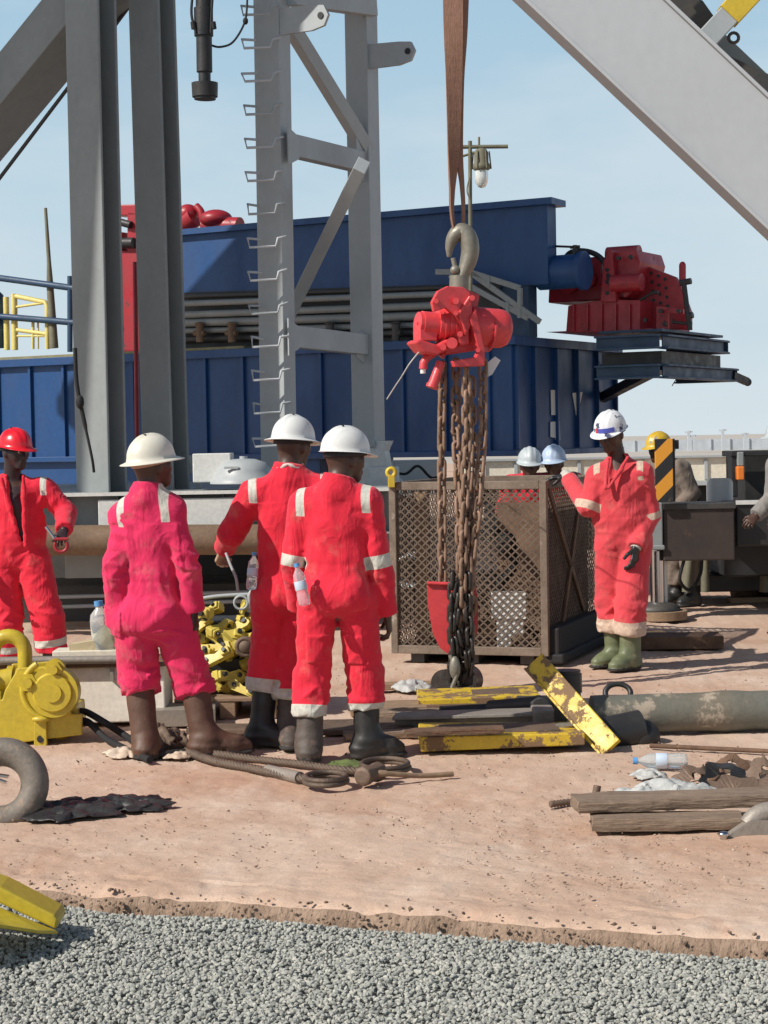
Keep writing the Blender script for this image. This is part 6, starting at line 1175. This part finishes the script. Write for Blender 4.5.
b = MB(); b.box(P(548, 704, 10.95), (.35, .25, .07)); b.cyl(P(540, 706, 10.7)-Y_*.06, P(540, 706, 10.7)+Y_*.1, .05, n=18); b.box(P(592, 712, 10.75), (.3, .3, .12)); b.build('hinge_block', MATS['dark_steel'], sp, bevel=.008)
lean0, lean1 = P(534, 662, 10.15), P(611, 749, 9.72); lp0 = thing('leaning_plate', 'chipped yellow steel bar leaning down over the assembly to the ground', 'steel bar', lean1)
b = MB(); ud = (lean1-lean0).normalized(); nn = Vector((-.25, -.93, .25)); b.beam(lean0, lean1, .13, .03, nn-ud*nn.dot(ud)); b.build('bar_body', MATS['chipped_yellow'], lp0, bevel=.005)
b = MB()
sdv = ud.cross(nn).normalized(); b.beam(lean0+sdv*.058+nn*.02, lean1+sdv*.058+nn*.02, .014, .03, nn-ud*nn.dot(ud)); b.build('edge_rib', MATS['chipped_yellow'], lp0, bevel=.003)
b = MB(); q0 = P(620, 734, 10.0); b.cyl(q0-vec(.14, 0, .02), q0+vec(.12, .05, .02), .1, n=24); b.ell(q0+vec(.12, .05, -.02), (.1, .1, .09)); tag(b.build('black_roller', MATS['black_steel'], loc=q0-Z_*.1, bevel=.01), 'black rubber coated roller end in front of the grey green pipe', 'roller')
for (x, y, w, d, z, h_, r_, mt, nm, lb, cat) in ((455, 738, .5, .1, .105, .03, .05, 'rust_steel', 'flat_bar', 'rusty flat bar lying on the front yellow plate', 'bar'), (405, 722, .4, .12, .0, .06, -.12, 'weathered_wood', 'wood_block', 'weathered wood block under the left end of the grey beam', 'block'),
    (395, 742, .55, .14, .0, .035, .1, 'weathered_wood', 'loose_board', 'weathered board on the ground left of the front yellow plate', 'board'), (470, 716, .5, .09, .0, .05, .03, 'rust_steel', 'rusty_bar', 'rusty bar on the ground between the two yellow plates', 'bar')):
    b = MB(); p = G(x, y, z); rough_beam(b, p+vec(-w/2, d/2+.05, h_/2+.004), p+vec(w/2, d/2+.05+r_*w, h_/2+.004), d, h_, .003, 20, x*.3); tag(b.build(nm, MATS[mt], loc=p), lb, cat)
# --- grey-green pipe lying at right
pA, pB = G(594, 737)+Z_*.105, G(800, 731)+Z_*.105; dP = (pB-pA).normalized(); pA = pA+Y_*.1; pB = pA+dP*3.2
b = MB(); n = 40; b.tube([pA+dP*3.2*i/n for i in range(n+1)], [.106+(.008 if i in (9, 10) else 0)+.0015*math.sin(i*1.7) for i in range(n+1)], 32); tag(b.build('steel_pipe', MATS['pipe_green'], loc=pA), 'long scuffed grey green pipe lying on the ground at right', 'pipe')
tq = thing('chain_tong', 'black ring tool with a long thin rod lying behind the pipe', 'tong', G(622, 700)); c = P(618, 693, 11.2)
b = MB(); b.tube([c+vec(.075*math.cos(a)-.0, .03*math.sin(a), .05*math.sin(a)+.0) for a in [i*math.pi/12 for i in range(24)]], .017, 8, 0, True); b.build('ring', MATS['black_steel'], tq)
b = MB(); b.box(c+vec(-.03, .0, -.06), (.16, .08, .05)); b.cyl(c+vec(.05, 0, -.055), c+vec(.16, 0, -.05), .026, n=12); b.cyl(c+vec(.15, 0, -.05), c+vec(.37, .0, -.07), .01, n=8); b.build('handle_rod', MATS['black_steel'], tq, bevel=.004)
b = MB(); p0, p1 = G(650, 748)+Z_*.012, G(820, 756)+Z_*.012; b.tube([p0, p0.lerp(p1, .5), p1], .012, 8); tag(b.build('thin_rod', MATS['rust_steel'], loc=p0), 'thin rusty rod lying in front of the grey green pipe', 'rod')
# --- bottles
def bottle(lab, c, d, s=1.0, up=X_, mat='clear_plastic', nm='water_bottle'):
    t_ = thing(nm, lab, 'bottle', c); d = Vector(d).normalized(); c = Vector(c)
    b = MB(); b.lathe([(.012*s, .0), (.028*s, .004*s), (.033*s, .015*s), (.033*s, .07*s), (.030*s, .078*s), (.033*s, .086*s), (.033*s, .15*s), (.03*s, .175*s), (.013*s, .205*s), (.0125*s, .215*s)], c, d, 22); b.build('body', MATS[mat], t_)
    b = MB(); b.cyl(c+d*.2155*s, c+d*.236*s, .0155*s, n=18); b.build('cap', MATS['cap_blue'], t_)
    b = MB(); b.lathe([(.0335*s, .09*s), (.0342*s, .092*s), (.0342*s, .135*s), (.0335*s, .137*s)], c, d, 22); b.build('label', simple('bottle_label', (.5, .58, .68), .5) if 'bottle_label' not in MATS else MATS['bottle_label'], t_); return t_
bottle('clear water bottle with a blue cap lying on the ground by the leaning yellow bar', G(688, 769)+Z_*.04, Vector((-1, .1, 0)), 1.12)
bottle('empty water bottle with a blue cap sticking out of the red back pocket', P(305, 606, 9.42), Vector((-.18, .05, .97)), .92)
tag(crumple('plastic_wrap', MATS['grey_cloth_bag'], G(648, 778), .1, .1, .05, 41, .2, 18), 'scrunched clear wrap lying beside the water bottle', 'wrap')
# small white bottle in the other man's pocket
t_ = bottle('pale bottle in the hip pocket behind the raised red sleeve', P(251, 590, 10.0), Vector((.1, .1, .97)), .85)
# shackle in the hand of the red helmeted man, wire in the other's
c = redW+vec(.0, -.13, -.10); b = MB(); b.tube(arc(c, X_, Z_, .042, 150, 395, 16), .0125, 8); b.cyl(c+vec(-.05, 0, .045), c+vec(.05, 0, .045), .012, n=10); b.cyl(c+vec(-.1, .0, .13), c+vec(-.045, 0, .05), .012, n=10, m=1); tag(b.build('small_shackle', [MATS['red_machine'], MATS['chrome']], loc=c), 'small red shackle with a bright pin in the hand of the red helmeted man', 'shackle')
b = MB(); b.tube(spline([P(226, 553, 10.15), P(231, 566, 10.12), P(236, 578, 10.1), P(238, 592, 10.1)], 6), .008, 7); tag(b.build('tie_wire', MATS['tower_steel'], loc=P(226, 553, 10.15)), 'short pale wire hanging from the hand of the man in the wide white hat', 'wire')
# --- right front: cloth, scrap, planks, rebar, shackle block
tag(crumple('grey_sack', MATS['grey_cloth_bag'], G(672, 806)+Y_*.12, .25, .2, .125, 51, .05, 40, .7), 'grey dusty cloth sack heaped behind the planks', 'sack')
for i, (x, y, mt, pts, w, lb) in enumerate((
    (700, 786, 'scrap_brown', ((-.1, 0, .01), (-.04, .03, .06), (.02, .0, .075), (.07, .05, .03), (.12, .02, .02)), .08, 'left bent strip of brown scrap behind the grey sack'),
    (722, 790, 'ash_black', ((-.07, 0, .02), (-.02, .06, .09), (.05, .02, .1), (.08, -.02, .05), (.04, -.04, .02)), .07, 'black curled scrap beside the grey sack'),
    (748, 796, 'scrap_brown', ((-.15, 0, .03), (-.05, .03, .055), (.06, .0, .04), (.13, .05, .07), (.18, .02, .03)), .1, 'wide brown scrap strip at the right edge behind the planks'),
    (744, 777, 'scrap_brown', ((-.14, .02, .05), (-.06, .0, .035), (.0, .03, .055), (.08, -.01, .03), (.16, .03, .012)), .05, 'thin bent scrap strip lying furthest back by the right edge'),
    (733, 784, 'rust_steel', ((-.05, 0, .01), (-.06, .03, .07), (.0, .05, .115), (.06, .02, .08), (.09, .0, .04)), .05, 'narrow rusty hooped strip standing in the scrap'),
    (760, 786, 'scrap_brown', ((-.06, 0, .01), (-.01, .02, .08), (.03, .0, .12), (.07, .05, .06), (.1, .06, .02)), .09, 'crumpled brown plate standing at the right edge behind the planks'))):
    o_ = G(x, y); pp_ = spline([o_+Vector(p) for p in pts], 6); b = MB(); ribbon(b, pp_, [w*(1+.3*math.sin(k*1.3+i)) for k in range(len(pp_))], .006, [Vector((math.sin(.12*k+i)*.6, -.5, 1)) for k in range(len(pp_))]); tag(b.build('scrap_strip', MATS[mt], loc=o_), lb, 'scrap')
b = MB(); b.tube(spline([G(680, 782)+Z_*.02, G(700, 776)+Z_*.03, G(722, 781)+Z_*.05, G(716, 790)+Z_*.05, G(703, 787)+Z_*.04, G(708, 780)+Z_*.08], 6), .01, 7); tag(b.build('scrap_wire', MATS['rust_steel'], loc=G(700, 780)), 'loop of rusty wire tangled in the scrap', 'wire')
def plank(name, x0, y0, x1, y1, z, w, h, lab):
    b = MB(); p0, p1 = G(x0, y0)+vec(0, w/2, z+h/2), G(x1, y1)+vec(0, w/2, z+h/2); n = 10; rnd = random.Random(x0); u_ = (p1-p0)
    for i in range(1): rough_beam(b, p0, p1, w, h, .004, 48, x0*.1)
    tag(b.build(name, MATS['weathered_wood'], loc=p0-Z_*h/2), lab, 'plank')
plank('timber_plank', 594, 833, 745, 832, .004, .16, .055, 'lower short plank under the weathered plank, right front')
plank('timber_plank', 577, 830, 800, 822, .066, .2, .05, 'upper long weathered plank lying across the lower one')
b = MB(); pts = spline([G(550, 808)+Z_*.016, G(570, 806)+Z_*.018, G(600, 803)+Z_*.02], 12); b.tube(pts, [.013+.004*(i % 2) for i in range(len(pts))], 8); tag(b.build('rebar_rod', MATS['scrap_brown'], loc=G(575, 806)), 'short ribbed rusty rod lying left of the planks', 'rod')
b = MB(); p = G(603, 806); b.box(p+vec(0, .03, .022), (.14, .08, .04), Matrix.Rotation(.3, 3, 'Z')); b.cyl(p+vec(-.03, .02, .04), p+vec(-.02, .03, .085), .018, n=10); b.box(p+vec(.1, .03, .03), (.16, .05, .05), Matrix.Rotation(-.1, 3, 'Z')); tag(b.build('rusty_clamp', MATS['scrap_brown'], loc=p, bevel=.008), 'small rusty clamp at the end of the ribbed rod', 'clamp')
sh = thing('steel_shackle', 'big grey shackle with a bright bolt at the right edge', 'shackle', G(766, 862)); c = P(772, 838, 7.62)
b = MB(); b.tube(arc(c, X_, Vector((0, .15, .99)), .105, -150, 150, 26, .105), [.036]*27, 16, flat=1.15); b.build('bow', MATS['hookgrey'], sh)
b = MB(); b.prism([(-.22, -.005), (-.12, .06), (-.03, .055), (-.06, -.05), (-.16, -.04)], c+vec(.03, -.03, .02), X_, Z_, Y_*.05); b.cyl(c+vec(-.145, -.05, -.015), c+vec(-.145, .06, -.015), .024, n=14); b.build('shank', MATS['hookgrey'], sh, bevel=.01)
b = MB(); b.cyl(c+vec(-.205, -.04, -.005), c+vec(-.205, .05, -.005), .014, n=12); b.cyl(c+vec(-.205, -.055, -.03), c+vec(-.205, -.055, .035), .016, n=6); b.ell(c+vec(-.205, -.055, .03), (.022, .02, .014)); b.ell(c+vec(-.2, -.055, -.035), (.022, .02, .014)); b.build('bolt', MATS['chrome'], sh)
# --- yellow beam end in the gravel, lower left
Ye = 6.35; b = MB(); A_, Bq, Cq, D_ = P(-120, 842, Ye), P(-120, 893, Ye), P(56, 930, Ye), P(57, 918, Ye)
q = [P(-120, 845, Ye+.05), P(0, 886, Ye+.05), P(57, 918, Ye), P(57, 930, Ye-.02), P(0, 905, Ye-.04), P(-120, 862, Ye-.05)]; q2 = [p+Y_*.03 for p in q]
b.add([P(-120, 846, Ye), P(0, 887, Ye), P(54, 915, Ye), P(58, 920, Ye), P(56, 930, Ye), P(0, 904, Ye), P(-120, 855, Ye)]+[p+vec(.0, .16, .0) for p in (P(-120, 846, Ye), P(0, 887, Ye), P(54, 915, Ye), P(58, 920, Ye), P(56, 930, Ye), P(0, 904, Ye), P(-120, 855, Ye))], [tuple(range(7)), tuple(range(7, 14))[::-1]]+[(i, 7+i, 7+(i+1) % 7, (i+1) % 7) for i in range(7)])
ye = thing('yellow_beam', 'end of a yellow painted steel beam sloping into the gravel at lower left', 'beam', G(60, 931, -.1)); b.build('beam_body', MATS['trolley_yellow'], ye, bevel=.008)
b = MB(); t0 = [P(-120, 858, Ye-.0), P(0, 907, Ye-.0), P(58, 931, Ye-.0), P(40, 930.5, Ye-.12), P(0, 924, Ye-.25), P(-120, 920, Ye-.5)]; b.add(t0+[p-Z_*.012 for p in t0], [tuple(range(6)), tuple(range(6, 12))[::-1]]+[(i, 6+i, 6+(i+1) % 6, (i+1) % 6) for i in range(6)]); b.build('lower_flange', MATS['trolley_yellow'], ye, bevel=.003)
# ------------------------------------------------------------------ camera, sun, sky
cam = bpy.data.cameras.new('camera'); co = bpy.data.objects.new('camera', cam); COL.objects.link(co)
cam.sensor_fit = 'VERTICAL'; cam.sensor_height = 36; cam.sensor_width = 27; cam.lens = F/1024*36; cam.clip_start = .1; cam.clip_end = 6000
co.matrix_world = Matrix.Translation(CAMP) @ CAMR.to_4x4(); S.camera = co
EL = math.radians(40); sd = Vector((-.87, -.49, 0)).normalized()*math.cos(EL)+Z_*math.sin(EL)
sl = bpy.data.lights.new('sun', 'SUN'); sl.energy = 5.0; sl.angle = math.radians(.5); sl.color = (1, .95, .87)
so = bpy.data.objects.new('sun', sl); COL.objects.link(so); so.rotation_euler = sd.to_track_quat('Z', 'Y').to_euler(); so.location = (-20, -12, 22)
W = bpy.data.worlds.new('World'); S.world = W; W.use_nodes = True; nt = W.node_tree
sk = nt.nodes.new('ShaderNodeTexSky'); sk.sky_type = 'NISHITA'; sk.sun_disc = False; sk.sun_elevation = EL; sk.sun_rotation = math.atan2(sd.x, sd.y)
sk.air_density = 1.1; sk.dust_density = 1.6; sk.ozone_density = 1.0; sk.altitude = 50
tc = N(nt, 'ShaderNodeTexCoord'); sx = N(nt, 'ShaderNodeSeparateXYZ'); nt.links.new(tc.outputs['Generated'], sx.inputs[0])
low = ramp(nt, sx.outputs['Z'], [(0, (6.4, 7.4, 7.9)), (.10, (5.3, 6.8, 7.75)), (.22, (3.9, 5.8, 7.3))]).outputs[0]
cn = N(nt, 'ShaderNodeTexNoise', Scale=3.0, Detail=7, Roughness=.6); mp = N(nt, 'ShaderNodeMapping'); mp.inputs['Scale'].default_value = (1, 1, 3.2); mp.inputs['Location'].default_value = (.3, .1, .2); nt.links.new(tc.outputs['Generated'], mp.inputs[0]); nt.links.new(mp.outputs[0], cn.inputs['Vector'])
low = mix(nt, ramp(nt, cn.outputs[0], [(.44, 0.), (.75, .6)]).outputs[0], low, (7.4, 8.0, 8.3))
fa = ramp(nt, sx.outputs['Z'], [(.23, 1.), (.36, 0.)]).outputs[0]
nt.links.new(mix(nt, fa, mix(nt, .22, sk.outputs[0], (0., 0., 0.)), low), nt.nodes['Background'].inputs[0]); nt.nodes['Background'].inputs[1].default_value = .1
S.view_settings.view_transform = 'Standard'; S.view_settings.look = 'None'; S.view_settings.gamma = 1; S.view_settings.use_curve_mapping = False
S.view_settings.exposure = 0.0
S.cycles.max_bounces = 6; S.cycles.use_denoising = True; S.cycles.use_adaptive_sampling = True
